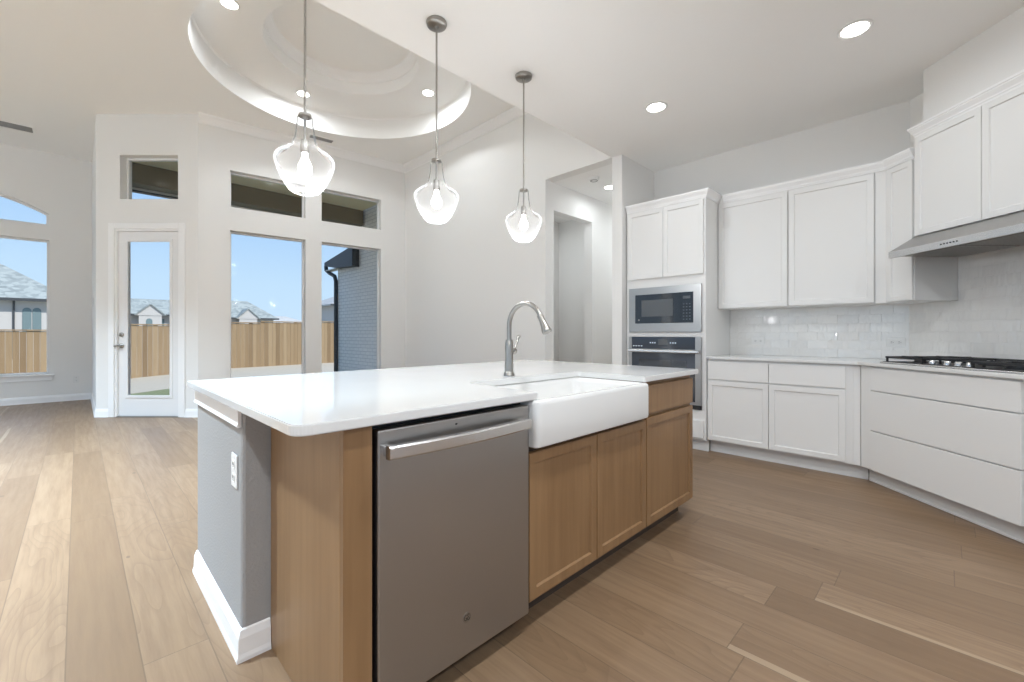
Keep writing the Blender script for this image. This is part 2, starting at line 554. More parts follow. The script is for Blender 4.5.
def add_loft(bm, rings):
    """rings: list of lists of 3-D points, same count."""
    rs = [[bm.verts.new(p) for p in r] for r in rings]
    n = len(rs[0])
    for a, b in zip(rs, rs[1:]):
        for i in range(n):
            j = (i + 1) % n
            bm.faces.new((a[i], a[j], b[j], b[i]))
    bm.faces.new(list(reversed(rs[0]))); bm.faces.new(rs[-1])
    bmesh.ops.recalc_face_normals(bm, faces=bm.faces)

def add_sweep(bm, path, prof, z=0.0):
    """Sweep profile [(out, z)] along a 2-D path; 'out' is to the right of travel (the room side). Mitred."""
    P = [Vector(p) for p in path]
    dirs = [(b - a).normalized() for a, b in zip(P, P[1:])]
    nr = [Vector((d.y, -d.x)) for d in dirs]
    rings = []
    for i, p in enumerate(P):
        if i == 0: m = nr[0]; s = 1
        elif i == len(P) - 1: m = nr[-1]; s = 1
        else:
            m = (nr[i - 1] + nr[i]).normalized(); s = 1 / max(.2, m.dot(nr[i]))
        rings.append([bm.verts.new((p.x + m.x * o * s, p.y + m.y * o * s, z + h)) for o, h in prof])
    n = len(prof)
    for a, b in zip(rings, rings[1:]):
        for i in range(n):
            j = (i + 1) % n
            bm.faces.new((a[i], a[j], b[j], b[i]))
    bm.faces.new(rings[0]); bm.faces.new(list(reversed(rings[-1])))
    bmesh.ops.recalc_face_normals(bm, faces=bm.faces)

def add_wall(bm, L, t, z0, z1, holes, xs=None):
    """Wall slab in local coords: x along 0..L, room face y=0, back y=t, with rectangular holes (s0,s1,z0,z1)."""
    X = sorted({0, L} | {h[0] for h in holes} | {h[1] for h in holes})
    Z = sorted({z0, z1} | {h[2] for h in holes} | {h[3] for h in holes})
    X = [x for x in X if 0 <= x <= L]
    nx, nz = len(X) - 1, len(Z) - 1
    def solid(i, k):
        if i < 0 or k < 0 or i >= nx or k >= nz: return False
        cx, cz = (X[i] + X[i + 1]) / 2, (Z[k] + Z[k + 1]) / 2
        return not any(h[0] < cx < h[1] and h[2] < cz < h[3] for h in holes)
    def q(*p): bm.faces.new([bm.verts.new(c) for c in p])
    for i in range(nx):
        for k in range(nz):
            if not solid(i, k): continue
            a, b, c, d = X[i], X[i + 1], Z[k], Z[k + 1]
            q((a, 0, c), (b, 0, c), (b, 0, d), (a, 0, d))
            q((a, t, c), (a, t, d), (b, t, d), (b, t, c))
            if not solid(i - 1, k): q((a, 0, c), (a, 0, d), (a, t, d), (a, t, c))
            if not solid(i + 1, k): q((b, 0, c), (b, t, c), (b, t, d), (b, 0, d))
            if not solid(i, k - 1): q((a, 0, c), (a, t, c), (b, t, c), (b, 0, c))
            if not solid(i, k + 1): q((a, 0, d), (b, 0, d), (b, t, d), (a, t, d))
    bmesh.ops.remove_doubles(bm, verts=bm.verts, dist=1e-5)

def seg_frame(p0, p1):
    d = Vector(p1) - Vector(p0)
    return d.length, math.atan2(d.y, d.x)

def wall(name, p0, p1, z1, holes=(), t=.17, z0=-.02, mat=None, label=None):
    L, a = seg_frame(p0, p1)
    bm = bmesh.new(); add_wall(bm, L, t, z0, z1, list(holes))
    return struct(obj(name, bm, mat or M['wall'], loc=(p0[0], p0[1], 0), rot=a), label)

def dl(d, l, z=0.0):
    """Point from distance along the cooktop wall direction and offset across it."""
    return Vector(((d + l) / R2, (d - l) / R2, z))

BASE_PROF = [(-.001, 0), (.020, 0), (.020, .008), (.016, .02), (.014, .080), (.010, .091), (.006, .108), (-.001, .112)]
H1, H2 = 3.05, 4.10

# ------------------------------------------------------------------ room shell
fl = bmesh.new()
add_prism(fl, [(-5.2, -5.2), (3.45, -5.2), (3.45, -1.3), (5.1, .0), (7.6, 2.0), (7.6, 5.0), (4.3, 5.0), (4.3, 6.98), (1.2, 7.3), (.2, 8.3), (.2, 10.6), (-5.2, 10.6)], -.12, 0)
struct(obj('floor', fl, M['floor']), 'wide oak plank floor running toward the windows')

NW0, NW1 = (1.148, 7.153), (4.12, 6.816)     # nook window wall
DW0 = (.172, 8.130)                          # door wall starts
Lnw, Anw = seg_frame(NW0, NW1)
Ldw, Adw = seg_frame(DW0, NW0)
LIV_Y = 10.45

# living room wall with the arched window above a square-headed one
LWX0 = -5.0
s_r = -.335 - LWX0; s_l = s_r - 2.3
ARCH_C = (s_r + s_l) / 2
wl = bmesh.new()
add_wall(wl, 5.172, .17, -.02, H2, [(s_l, s_r, .467, 2.67), (s_l, s_r, 2.90, 3.42)])
# spandrels that turn the upper opening into a segmental arch
hw, rise, zs = 1.15, .32, 3.10
Rr = (hw * hw + rise * rise) / (2 * rise)
for sgn in (-1, 1):
    pts = []
    n = 14
    for k in range(n + 1):
        x = sgn * hw * k / n
        pts.append((ARCH_C + x, zs + math.sqrt(Rr * Rr - x * x) - (Rr - rise)))
    pts.append((ARCH_C + sgn * hw, 3.42)); 
    pts[0] = (ARCH_C, 3.42)
    a = [wl.verts.new((x, 0, z)) for x, z in pts]; b = [wl.verts.new((x, .17, z)) for x, z in pts]
    wl.faces.new(a); wl.faces.new(list(reversed(b)))
    for i in range(len(pts)):
        j = (i + 1) % len(pts)
        wl.faces.new((a[i], a[j], b[j], b[i]))
bmesh.ops.recalc_face_normals(wl, faces=wl.faces)
struct(obj('wall_living', wl, M['wall'], loc=(LWX0, LIV_Y, 0)), 'plain living room wall with an arched window')

wall('wall_corner', (.172, LIV_Y), DW0, H2, t=.15)
DO = (.25, 1.14, 0, 2.55)                    # door opening on the door wall (s0,s1,z0,z1)
TR = (.325, 1.11, 2.95, 3.546)
wall('wall_door', DW0, NW0, H2, [(DO[0], DO[1], -.02, DO[3]), TR], t=.17, label='angled wall with the glazed patio door')
def nook_s(X):                               # distance along the nook wall of a world X
    return (X - NW0[0]) / math.cos(Anw)
WN = []
for xa, xb in ((1.512, 2.487), (2.721, 3.682)):
    WN.append((nook_s(xa), nook_s(xb)))
holes = []
for a, b in WN:
    holes += [(a, b, .42, 2.585), (a, b, 2.915, 3.43)]
wall('wall_nook', NW0, NW1, H2, holes, t=.17, label='breakfast nook wall with four windows')
yb = 6.816
wall('wall_hall_opening', NW1, (4.12, 2.455), H2, [(yb - 3.53, yb - 2.575, -.02, H1)], t=.15, label='white wall with the tall hallway opening')
wall('wall_oven_side', (4.27, 2.455), (4.85, 2.455), H1, t=.12)
wall('wall_kitchen', (4.85, 2.575), (4.85, .21), H1, t=.15, label='kitchen wall behind the white upper cabinets')
AW0 = (4.85, .21)
AW1 = tuple(dl(1.35, 3.2810)[:2])
AWL, AWA = seg_frame(AW0, AW1)
wall('wall_cooktop', AW0, AW1, H1, t=.15, label='angled kitchen wall behind the cooktop')
wall('wall_pantry', AW1, (AW1[0], -5.0), H1, t=.15)
wall('wall_rear', (AW1[0], -5.0), (-5.0, -5.0), H2, [(.5, 3.9, .1, 2.9), (4.2, 7.9, .1, 2.9)], t=.15)  # unseen openings, made wide to let extra daylight in
wall('wall_side', (-5.0, -5.0), (-5.0, LIV_Y), H2, [(.5, 3.6, .1, 2.8), (3.9, 7.2, .1, 2.8), (7.8, 11.2, .1, 3.9), (11.5, 15.0, .1, 3.9)], t=.15)  # openings out of view, enlarged to brighten the room with sky light
# hallway behind the opening
DH = (4.28 - 4.12, 5.125 - 4.12, -.02, 2.70)
wall('wall_hallway', (4.12 + .15, 3.53), (7.4, 3.53), H1, [(DH[0] - .15, DH[1] - .15, -.02, 2.70)], t=.13, label='hallway wall with a cased opening')
wall('wall_hallway_end', (7.4, 3.53), (7.4, 2.575), H1, t=.15)
wall('wall_hallway_near', (7.4, 2.575), (4.85, 2.575), H1, t=-.0 + .12)
wall('wall_passage_back', (4.27, 4.75), (5.9, 4.75), H1, t=.12)
wall('wall_passage_side', (5.9, 4.75), (5.9, 3.66), H1, t=.12)

# ceilings
kc = bmesh.new()
add_prism(kc, [(-5.15, -5.15), (3.5, -5.15), (3.5, -1.3), (5.2, .1), (5.2, 2.3), (7.6, 2.3), (7.6, 5.0), (4.27, 5.0), (4.27, 2.575), (4.12, 2.575), (-5.15, 2.575)], H1, H1 + .1)
struct(obj('ceiling_kitchen', kc, M['ceil']), 'lower flat ceiling over the kitchen')
struct(obj('ceiling_riser', bx(-5.0, 4.12, 2.475, 2.575, H1 + .1, H2 + .05), M['wall']), 'vertical step up to the taller ceiling')
TC, TR1, TR2, ZT1, ZT2 = (2.23, 5.02), 1.485, .845, 4.40, 4.68
hc = bmesh.new()
outer = [(-5.15, 2.575), (4.27, 2.575), (4.27, 7.0), (1.2, 7.32), (.32, 8.2), (.32, 10.62), (-5.15, 10.62)]
NS = 96
ov = [hc.verts.new((x, y, H2)) for x, y in outer]
iv = [hc.verts.new((TC[0] + TR1 * math.cos(2 * PI * k / NS), TC[1] + TR1 * math.sin(2 * PI * k / NS), H2)) for k in range(NS)]
es = [hc.edges.new((ov[i], ov[(i + 1) % len(ov)])) for i in range(len(ov))] + [hc.edges.new((iv[i], iv[(i + 1) % NS])) for i in range(NS)]
bmesh.ops.triangle_fill(hc, edges=es, use_beauty=True)
for f in hc.faces:
    if f.normal.z > 0: f.normal_flip()
ceil_hi = struct(obj('ceiling', hc, M['ceil']), 'taller ceiling with a round two-step tray')
def ring_lathe(name, prof, mat, parent=None):
    bm = bmesh.new(); add_lathe(bm, prof, NS, Matrix.Translation((TC[0], TC[1], 0)), cap=False)
    o = obj(name, bm, mat, parent, smooth=True)
    return o
ring_lathe('tray', [(TR1, H2), (TR1, ZT1 - .02), (TR1 - .02, ZT1), (TR2 + .03, ZT1), (TR2, ZT1 + .02), (TR2, ZT2), (0, ZT2)], M['ceil'], ceil_hi)
ring_lathe('crown_ring', [(TR2, ZT2 - .11), (TR2 - .012, ZT2 - .108), (TR2 - .015, ZT2 - .085), (TR2 - .04, ZT2 - .055), (TR2 - .07, ZT2 - .03), (TR2 - .075, ZT2 - .012), (TR2 - .09, ZT2)], M['trim'], ceil_hi)
struct(obj('roof_slab', bx(-5.2, 4.4, 2.5, 7.6, 4.75, 4.85), M['ceil']))

# crown moulding of the nook
CROWN = [(-.001, -.115), (.012, -.115), (.016, -.095), (.03, -.075), (.06, -.035), (.078, -.02), (.085, -.001), (-.001, -.001)]
bm = bmesh.new(); add_sweep(bm, [NW0, NW1, (4.12, 2.59)], CROWN, H2)
struct(obj('trim_crown', bm, M['trim']), 'white crown moulding round the nook ceiling')
# baseboards
bm = bmesh.new(); add_sweep(bm, [(LWX0, LIV_Y), (.172, LIV_Y), DW0, tuple(Vector(DW0) + (Vector(NW0) - Vector(DW0)).normalized() * (DO[0] - .075))], BASE_PROF)
struct(obj('baseboard_living', bm, M['trim']))
bm = bmesh.new(); add_sweep(bm, [tuple(Vector(DW0) + (Vector(NW0) - Vector(DW0)).normalized() * (DO[1] + .075)), NW0, NW1, (4.12, 3.53)], BASE_PROF)
struct(obj('baseboard_nook', bm, M['trim']))

# ------------------------------------------------------------------ windows
def win(idx, p0, ang, s0, s1, z0, z1, yb=.10, fw=.035, label=None, sill=False):
    bm = bmesh.new()
    g = .002
    for a, b, c, d in ((s0 + g, s1 - g, z0 + g, z0 + fw), (s0 + g, s1 - g, z1 - fw, z1 - g), (s0 + g, s0 + fw, z0 + fw, z1 - fw), (s1 - fw, s1 - g, z0 + fw, z1 - fw)):
        add_box(bm, a, b, yb, yb + .055, c, d, bev=.004)
    o = struct(obj('window_%d' % idx, bm, M['vinyl'], loc=(p0[0], p0[1], 0), rot=ang), label)
    obj('pane', bx(s0 + fw - .004, s1 - fw + .004, yb + .025, yb + .031, z0 + fw - .004, z1 - fw + .004), M['glass'], o)
    return o
k = 1
labs = ['tall nook window nearer the door', 'small transom above the nook window nearer the door', 'tall nook window showing the brick wall', 'small transom above the window showing the brick wall']
for a, b in WN:
    win(k, NW0, Anw, a, b, .42, 2.585, fw=.022, label=labs[k - 1]); k += 1
    win(k, NW0, Anw, a, b, 2.915, 3.43, fw=.022, label=labs[k - 1]); k += 1
win(5, DW0, Adw, *TR, fw=.03, label='transom above the patio door')
o = win(6, (LWX0, LIV_Y), 0, s_l, s_r, .467, 2.67, yb=.05, fw=.03, label='large living room window over the fence')
bm = bmesh.new(); add_box(bm, s_l - .06, s_r + .06, -.05, .05, .442, .4665, bev=.005); add_box(bm, s_l - .04, s_r + .04, -.016, -.0005, .36, .441, bev=.004)
obj('sill', bm, M['trim'], o)
# arched window
bm = bmesh.new()
def arch_pts(h, inset, n=28):
    P = [(ARCH_C - h + inset, 2.90 + inset)]
    for q in range(n + 1):
        x = -(h - inset) + 2 * (h - inset) * q / n
        P.append((ARCH_C + x, zs - inset + math.sqrt(Rr * Rr - x * x) - (Rr - rise)))
    P.append((ARCH_C + h - inset, 2.90 + inset))
    return P
A, B = arch_pts(hw, .003), arch_pts(hw, .035)
for y0_, y1_ in ((.05, .105),):
    va = [bm.verts.new((x, y0_, z)) for x, z in A]; vb = [bm.verts.new((x, y0_, z)) for x, z in B]
    wa = [bm.verts.new((x, y1_, z)) for x, z in A]; wb2 = [bm.verts.new((x, y1_, z)) for x, z in B]
    n = len(A)
    for i in range(n):
        j = (i + 1) % n
        bm.faces.new((va[i], va[j], vb[j], vb[i])); bm.faces.new((wa[i], wb2[i], wb2[j], wa[j]))
        bm.faces.new((vb[i], vb[j], wb2[j], wb2[i])); bm.faces.new((va[i], wa[i], wa[j], va[j]))
bmesh.ops.recalc_face_normals(bm, faces=bm.faces)
o = struct(obj('window_7', bm, M['vinyl'], loc=(LWX0, LIV_Y, 0)), 'arched window above the large living room window')
bm = bmesh.new(); C_ = arch_pts(hw, .033)
a = [bm.verts.new((x, .075, z)) for x, z in C_]; b = [bm.verts.new((x, .081, z)) for x, z in C_]
bm.faces.new(a); bm.faces.new(list(reversed(b)))
for i in range(len(a)):
    j = (i + 1) % len(a); bm.faces.new((a[i], a[j], b[j], b[i]))
bmesh.ops.recalc_face_normals(bm, faces=bm.faces)
obj('pane', bm, M['glass'], o)

# ------------------------------------------------------------------ patio door
s0, s1, _, zt = DO
dr = bmesh.new()
g = .006
a, b = s0 + .03, s1 - .03
ga, gb, gz0, gz1 = .403, .985, .285, 2.385
for x0, x1, z0, z1 in ((a, b, .012, gz0), (a, b, gz1, zt - .035), (a, ga, gz0, gz1), (gb, b, gz0, gz1)):
    add_box(dr, x0, x1, .03, .074, z0, z1)
bmesh.ops.remove_doubles(dr, verts=dr.verts, dist=1e-5)
door = struct(obj('door_1', dr, M['door'], loc=(DW0[0], DW0[1], 0), rot=Adw), 'white full-glass patio door')
bm = bmesh.new()
for x0, x1, z0, z1 in ((ga - .03, gb + .03, gz0 - .03, gz0 + .008), (ga - .03, gb + .03, gz1 - .008, gz1 + .03), (ga - .03, ga + .008, gz0, gz1), (gb - .008, gb + .03, gz0, gz1)):
    add_box(bm, x0, x1, .020, .034, z0, z1, bev=.005)
obj('glazing_bead', bm, M['door'], door)
obj('pane', bx(ga - .003, gb + .003, .050, .056, gz0 - .003, gz1 + .003), M['glass'], door)
bm = bmesh.new()
for x0, x1, z0, z1 in ((s0 + .001, s0 + .028, 0, zt), (s1 - .028, s1 - .001, 0, zt), (s0 + .028, s1 - .028, zt - .032, zt - .001)):
    add_box(bm, x0, x1, .0, .14, z0, z1)
obj('jamb', bm, M['trim'], door)
bm = bmesh.new()
for x0, x1, z0, z1 in ((s0 - .072, s0 + .006, .0, zt + .075), (s1 - .006, s1 + .072, .0, zt + .075), (s0 + .006, s1 - .006, zt - .004, zt + .075)):
    add_box(bm, x0, x1, -.018, -.0005, z0, z1, bev=.005)
obj('casing', bm, M['trim'], door)
bm = bmesh.new(); add_box(bm, s0 + .028, s1 - .028, -.01, .14, .0, .011); obj('threshold', bm, M['nickel'], door)
RX = Matrix.Rotation(PI / 2, 4, 'X')         # lathe axis +Z -> -Y (towards the room)
bm = bmesh.new()
add_lathe(bm, [(0, 0), (.033, 0), (.033, .006), (.026, .012), (.012, .016), (.012, .045), (0, .046)], 24, Matrix.Translation((.322, .030, .965)) @ RX)
add_tube(bm, [(.322, -.012, .965), (.305, -.016, .966), (.275, -.015, .963), (.252, -.012, .961)], [.012, .010, .009, .007], 10)
obj('door_handle', bm, M['nickel'], door, smooth=True, label='brushed metal lever handle')
bm = bmesh.new()
add_lathe(bm, [(0, 0), (.032, 0), (.032, .008), (.024, .016), (.012, .018), (0, .019)], 24, Matrix.Translation((.322, .030, 1.115)) @ RX)
add_box(bm, .317, .327, -.006, .016, 1.098, 1.132, bev=.002)
obj('deadbolt', bm, M['nickel'], door, smooth=True, label='brushed metal thumb-turn deadbolt')
for zh in (.30, 1.03, 1.70, 2.36):
    bm = bmesh.new(); add_lathe(bm, [(0, -.05), (.007, -.05), (.007, .05), (0, .05)], 10, Matrix.Translation((b + .002, .022, zh)))
    obj('hinge', bm, M['nickel'], door, smooth=True)

# ------------------------------------------------------------------ shaker panels
def shaker(w, h, t=.02, rail=.058, rec=.009):
    """Front at y=-t, back y=0, lower-left corner at the origin."""
    bm = bmesh.new()
    add_box(bm, 0, w, -t, 0, 0, h)
    bm.faces.ensure_lookup_table(); bm.normal_update()
    f = min(bm.faces, key=lambda q: q.calc_center_median().y)
    r = bmesh.ops.inset_individual(bm, faces=[f], thickness=rail)
    r = bmesh.ops.inset_individual(bm, faces=[f], thickness=.006)
    for v in f.verts: v.co.y += rec
    bm.normal_update()
    es = [e for e in bm.edges if all(abs(v.co.y + t) < 1e-5 for v in e.verts) and len([1 for fc in e.link_faces if abs(fc.normal.y) < .5]) == 1 and
          any(abs(v.co.x) < 1e-5 or abs(v.co.x - w) < 1e-5 or abs(v.co.z) < 1e-5 or abs(v.co.z - h) < 1e-5 for v in e.verts)]
    es = [e for e in es if all(abs(v.co.x) < 1e-5 or abs(v.co.x - w) < 1e-5 or abs(v.co.z) < 1e-5 or abs(v.co.z - h) < 1e-5 for v in e.verts)]
    bmesh.ops.bevel(bm, geom=es, offset=.002, segments=2, affect='EDGES')
    return bm

def front(root, kind, x0, x1, z0, z1, mat, t=.02, rail=.058):
    if kind == 'door':
        return obj('door', shaker(x1 - x0, z1 - z0, t, rail), mat, root, loc=(x0, 0, z0))
    return obj('drawer_front', bx(0, x1 - x0, -t, -.0005, 0, z1 - z0, bev=.002), mat, root, loc=(x0, 0, z0))

def box_cabinet(root, w, dep, z0, z1, mat, toe=None, toe_h=.115, toe_mat=None, name='carcass'):
    obj(name, bx(0, w, .0, dep, z0, z1, bev=.001), mat, root)
    if toe is not None:
        obj('toe_kick', bx(.0, w, toe, toe + .018, 0, toe_h), toe_mat or mat, root)

# ------------------------------------------------------------------ island
YF = 1.1315          # face-frame plane; door fronts are 2 cm nearer
YB = 1.716
PX0, PX1, PY0, PY1 = .400, .520, 1.722, 2.500
CT0, CT1 = .889, .914              # wall counters
IC0, IC1 = .8770, .9056            # island counter
# end pier wall and back knee wall
bm = bmesh.new()
add_prism(bm, [(PX0 + .012, PY0), (PX1 + 2.16, PY0), (PX1 + 2.16, PY0 + .12), (PX1, PY0 + .12), (PX1, PY1), (PX0, PY1), (PX0, PY0 + .012), (PX0 + .004, PY0 + .004)], 0, IC0 - .001)
pier = tag(obj('island_knee_wall', bm, M['pier']), 'grey-white textured end wall carrying the overhang of the kitchen island', 'knee wall')
bm = bmesh.new(); add_sweep(bm, [(PX1, PY1), (PX0, PY1), (PX0, PY0), (.4885, PY0)], [(-.001, 0), (.018, 0), (.018, .012), (.014, .026), (.012, .078), (.009, .088), (.005, .102), (-.001, .107)])
obj('baseboard', bm, M['trim'], pier)
bm = bmesh.new(); add_sweep(bm, [(PX1, PY1), (PX0, PY1), (PX0, PY0 + .005)], [(-.001, .800), (.010, .800), (.014, .805), (.012, .812), (.010, .816), (.010, IC0 - .018), (.014, IC0 - .010), (.018, IC0 - .001), (-.001, IC0 - .001)])
obj('apron_trim', bm, M['trim'], pier, label='white moulding under the countertop')
# outlet on the pier
def outlet(name, label, loc, rot, w=.075, h=.12, group=None, horizontal=False):
    t_ = thing(name, label, 'outlet', loc, rot, group)
    if horizontal: w, h = h, w
    obj('plate', bx(-w / 2, w / 2, -.006, -.0005, -h / 2, h / 2, bev=.003), M['plate'], t_)
    for sgn in (-1, 1):
        cx, cz = (sgn * .024, 0) if horizontal else (0, sgn * .024)
        bm = bmesh.new(); add_box(bm, cx - .016, cx + .016, -.008, -.0055, cz - .014, cz + .014, bev=.003)
        rc = obj('receptacle', bm, M['plate'], t_)
        bm = bmesh.new()
        if horizontal:
            add_box(bm, cx - .007, cx + .003, -.0088, -.0075, cz + .004, cz + .0065); add_box(bm, cx - .007, cx + .003, -.0088, -.0075, cz - .0065, cz - .004); add_box(bm, cx + .007, cx + .011, -.0088, -.0075, cz - .002, cz + .002)
        else:
            add_box(bm, cx - .0065, cx - .004, -.0088, -.0075, cz - .003, cz + .007); add_box(bm, cx + .004, cx + .0065, -.0088, -.0075, cz - .003, cz + .007); add_box(bm, cx - .002, cx + .002, -.0088, -.0075, cz - .011, cz - .007)
        obj('slots', bm, M['slot'], rc)
    return t_
outlet('outlet', 'white upright outlet plate on the textured end wall of the island', (PX0, 1.804, .636), -PI / 2)

# end panel and filler stile
pan = thing('island_end_panel', 'stained maple end panel and stile beside the dishwasher', 'cabinet panel', (.490, YF, 0))
obj('side_panel', bx(0, .018, .003, YB - YF, .0, IC0 - .002, bev=.001), M['maple'], pan)
obj('stile', bx(.0, .081, -.018, .0025, .0, IC0 - .002, bev=.0015), M['maple'], pan)

# dishwasher
DWX0, DWX1 = .578, 1.198
dw = thing('dishwasher', 'stainless steel dishwasher with a bowed bar handle in the island', 'dishwasher', (DWX0, YF, 0))
Wd = DWX1 - DWX0
obj('tub', bx(.0, Wd, .02, .54, .06, .862), M['dark'], dw)
bm = bmesh.new(); add_box(bm, .006, Wd - .002, -.026, .018, .077, .858, bev=.005)
dpanel = obj('door', bm, M['steel'], dw)
obj('toe_kick', bx(.0, Wd, .06, .075, .0, .059), M['dark'], dw)
bm = bmesh.new()
n = 18; pts = []
for i in range(n + 1):
    u = i / n
    pts.append((.018 + (Wd - .052) * u, -.058 - .018 * math.sin(PI * u)))
va = []
for x, y in pts:
    va.append([bm.verts.new((x, y - .009, .782)), bm.verts.new((x, y - .013, .787)), bm.verts.new((x, y - .013, .814)), bm.verts.new((x, y - .009, .819)), bm.verts.new((x, y + .011, .819)), bm.verts.new((x, y + .011, .782))])
for p, q_ in zip(va, va[1:]):
    for i in range(6):
        j = (i + 1) % 6; bm.faces.new((p[i], p[j], q_[j], q_[i]))
bm.faces.new(va[0]); bm.faces.new(list(reversed(va[-1])))
bmesh.ops.recalc_face_normals(bm, faces=bm.faces)
for x in (.030, Wd - .048):
    add_box(bm, x - .010, x + .012, -.062, -.0255, .786, .815, bev=.003)
obj('handle', bm, M['steel_l'], dw, label='bright bowed bar handle')
bm = bmesh.new(); add_lathe(bm, [(0, 0), (.003, 0), (.003, .0008), (0, .001)], 12, Matrix.Translation((.276, -.0258, .838)) @ RX @ Matrix.Scale(1.6, 4, (1, 0, 0)))
obj('indicator', bm, M['dark'], dw)
# round monogram badge
bm = bmesh.new(); add_lathe(bm, [(0, 0), (.0165, 0), (.0165, .0012), (.0150, .0016), (.0146, .0008), (0, .0008)], 32, Matrix.Translation((.319, -.0258, .200)) @ RX)
bd = obj('badge', bm, M['nickel'], dw, smooth=True)
bm = bmesh.new()
def curl(cx, cz, pts, r=.0009):
    add_tube(bm, [(cx + x, -.0270, cz + z) for x, z in pts], r, 6)
curl(.319, .200, [(-.001, .009), (-.006, .010), (-.011, .005), (-.011, -.003), (-.007, -.008), (-.002, -.006), (-.001, -.001), (-.005, .000)])
curl(.319, .200, [(.010, .008), (.005, .010), (.002, .006), (.006, .001), (.001, -.003), (.003, -.009), (.009, -.009), (.012, -.004)])
obj('monogram', bm, M['dark'], bd)

# sink cabinet
SX0, SX1, CX1 = 1.202, 2.111, 2.704
sc_ = thing('sink_cabinet', 'stained maple sink base cabinet with two shaker doors under the apron sink', 'cabinet', (SX0, YF, 0))
box_cabinet(sc_, SX1 - SX0 - .001, YB - YF, .092, .626, M['maple'], toe=.075, toe_h=.091, toe_mat=M['maple_shade'])
front(sc_, 'door', .002, .450, .111, .673, M['maple'])
front(sc_, 'door', .454, .906, .111, .673, M['maple'])
obj('rail', bx(.0, SX1 - SX0 - .001, .0, .018, .627, .692), M['maple_shade'], sc_)  # dark strip giving the shaded gap under the apron its tone
dc = thing('drawer_base_cabinet', 'stained maple island cabinet with one drawer over one shaker door', 'cabinet', (SX1, YF, 0))
box_cabinet(dc, CX1 - SX1, YB - YF, .092, IC0 - .002, M['maple'], toe=.075, toe_h=.091, toe_mat=M['maple_shade'])
front(dc, 'door', .003, CX1 - SX1 - .006, .111, .683, M['maple'])
front(dc, 'drawer', .003, CX1 - SX1 - .006, .702, .853, M['maple'])

# countertop with sink notch
def arc(cx, cy, r, a0, a1, n=6):
    return [(cx + r * math.cos(math.radians(a0 + (a1 - a0) * i / n)), cy + r * math.sin(math.radians(a0 + (a1 - a0) * i / n))) for i in range(n + 1)]
cx0, cx1, cy0, cy1 = .361, 2.746, 1.092, 2.522
nx0, nx1, ny1 = 1.236, 2.056, 1.5205
pts = arc(cx0 + .045, cy0 + .045, .045, 180, 270, 8) + arc(nx0 - .01, cy0 + .01, .01, 270, 360, 3) + arc(nx0 + .035, ny1 - .035, .035, 180, 90, 6) + \
    arc(nx1 - .035, ny1 - .035, .035, 90, 0, 6) + arc(nx1 + .01, cy0 + .01, .01, 180, 270, 3) + arc(cx1 - .012, cy0 + .012, .012, 270, 360, 4) + \
    arc(cx1 - .012, cy1 - .012, .012, 0, 90, 4) + arc(cx0 + .012, cy1 - .012, .012, 90, 180, 4)
bm = bmesh.new(); add_prism(bm, pts, IC0, IC1)
bm.normal_update()
es = [e for e in bm.edges if abs(e.verts[0].co.z - e.verts[1].co.z) < 1e-6]
bmesh.ops.bevel(bm, geom=es, offset=.003, segments=2, affect='EDGES')
tag(obj('island_countertop', bm, M['quartz']), 'white polished quartz countertop on the island, notched for the sink', 'countertop')

# apron sink
def rr(x0, x1, y0, y1, r, z): return [(x, y, z) for x, y in rounded_rect(x0, x1, y0, y1, r, 6)]
ax0, ax1, ay0, ay1 = 1.201, 2.074, 1.071, 1.560
bm = bmesh.new()
add_loft(bm, [rr(ax0 + .012, ax1 - .012, ay0 + .012, ay1 - .02, .02, .694), rr(ax0 + .003, ax1 - .003, ay0 + .003, ay1 - .004, .024, .700), rr(ax0, ax1, ay0, ay1, .026, .712),
              rr(ax0, ax1, ay0, ay1, .026, .856), rr(ax0 + .003, ax1 - .003, ay0 + .003, ay1 - .003, .024, .868), rr(ax0 + .010, ax1 - .010, ay0 + .010, ay1 - .010, .02, .8745),
              rr(ax0 + .020, ax1 - .020, ay0 + .028, ay1 - .030, .03, .8748), rr(ax0 + .028, ax1 - .028, ay0 + .036, ay1 - .038, .035, .868),
              rr(ax0 + .034, ax1 - .034, ay0 + .042, ay1 - .044, .045, .848), rr(ax0 + .040, ax1 - .040, ay0 + .048, ay1 - .05, .05, .740), rr(ax0 + .06, ax1 - .06, ay0 + .07, ay1 - .07, .05, .719), rr(ax0 + .10, ax1 - .10, ay0 + .11, ay1 - .11, .05, .714)])
snk = thing('apron_sink', 'white fireclay farmhouse sink with a deep apron front', 'sink')
obj('basin', bm, M['sink'], snk, smooth=True)
bm = bmesh.new(); add_lathe(bm, [(0, 0), (.045, 0), (.045, .003), (.038, .004), (.03, .001), (0, .001)], 28, Matrix.Translation((1.639, 1.352, .7142)))
obj('drain', bm, M['steel_l'], snk, smooth=True)

# faucet
fx, fy = 1.594, 1.615
fc = thing('faucet', 'brushed nickel pull-down kitchen faucet with a high arched spout', 'faucet', (fx, fy, IC1))
bm = bmesh.new()
add_lathe(bm, [(0, 0), (.029, 0), (.029, .008), (.0265, .012), (.0265, .018), (.0225, .024), (.0235, .05), (.0215, .085), (.0205, .12), (.0225, .15), (.0205, .178), (.0185, .182), (.0185, .19), (0, .19)], 28)
obj('body', bm, M['nickel'], fc, smooth=True)
pts = [(0, 0, .185), (0, 0, .22), (0, 0, .25)]
rr_ = .113
for i in range(1, 19):
    a = PI - i * (PI * .86) / 18
    pts.append((0, -(rr_ + rr_ * math.cos(a)), .260 + rr_ * math.sin(a)))
bm = bmesh.new(); add_tube(bm, pts, .0125, 16)
obj('spout', bm, M['nickel'], fc, smooth=True)
pe = Vector(pts[-1]); dv = (Vector(pts[-1]) - Vector(pts[-2])).normalized()
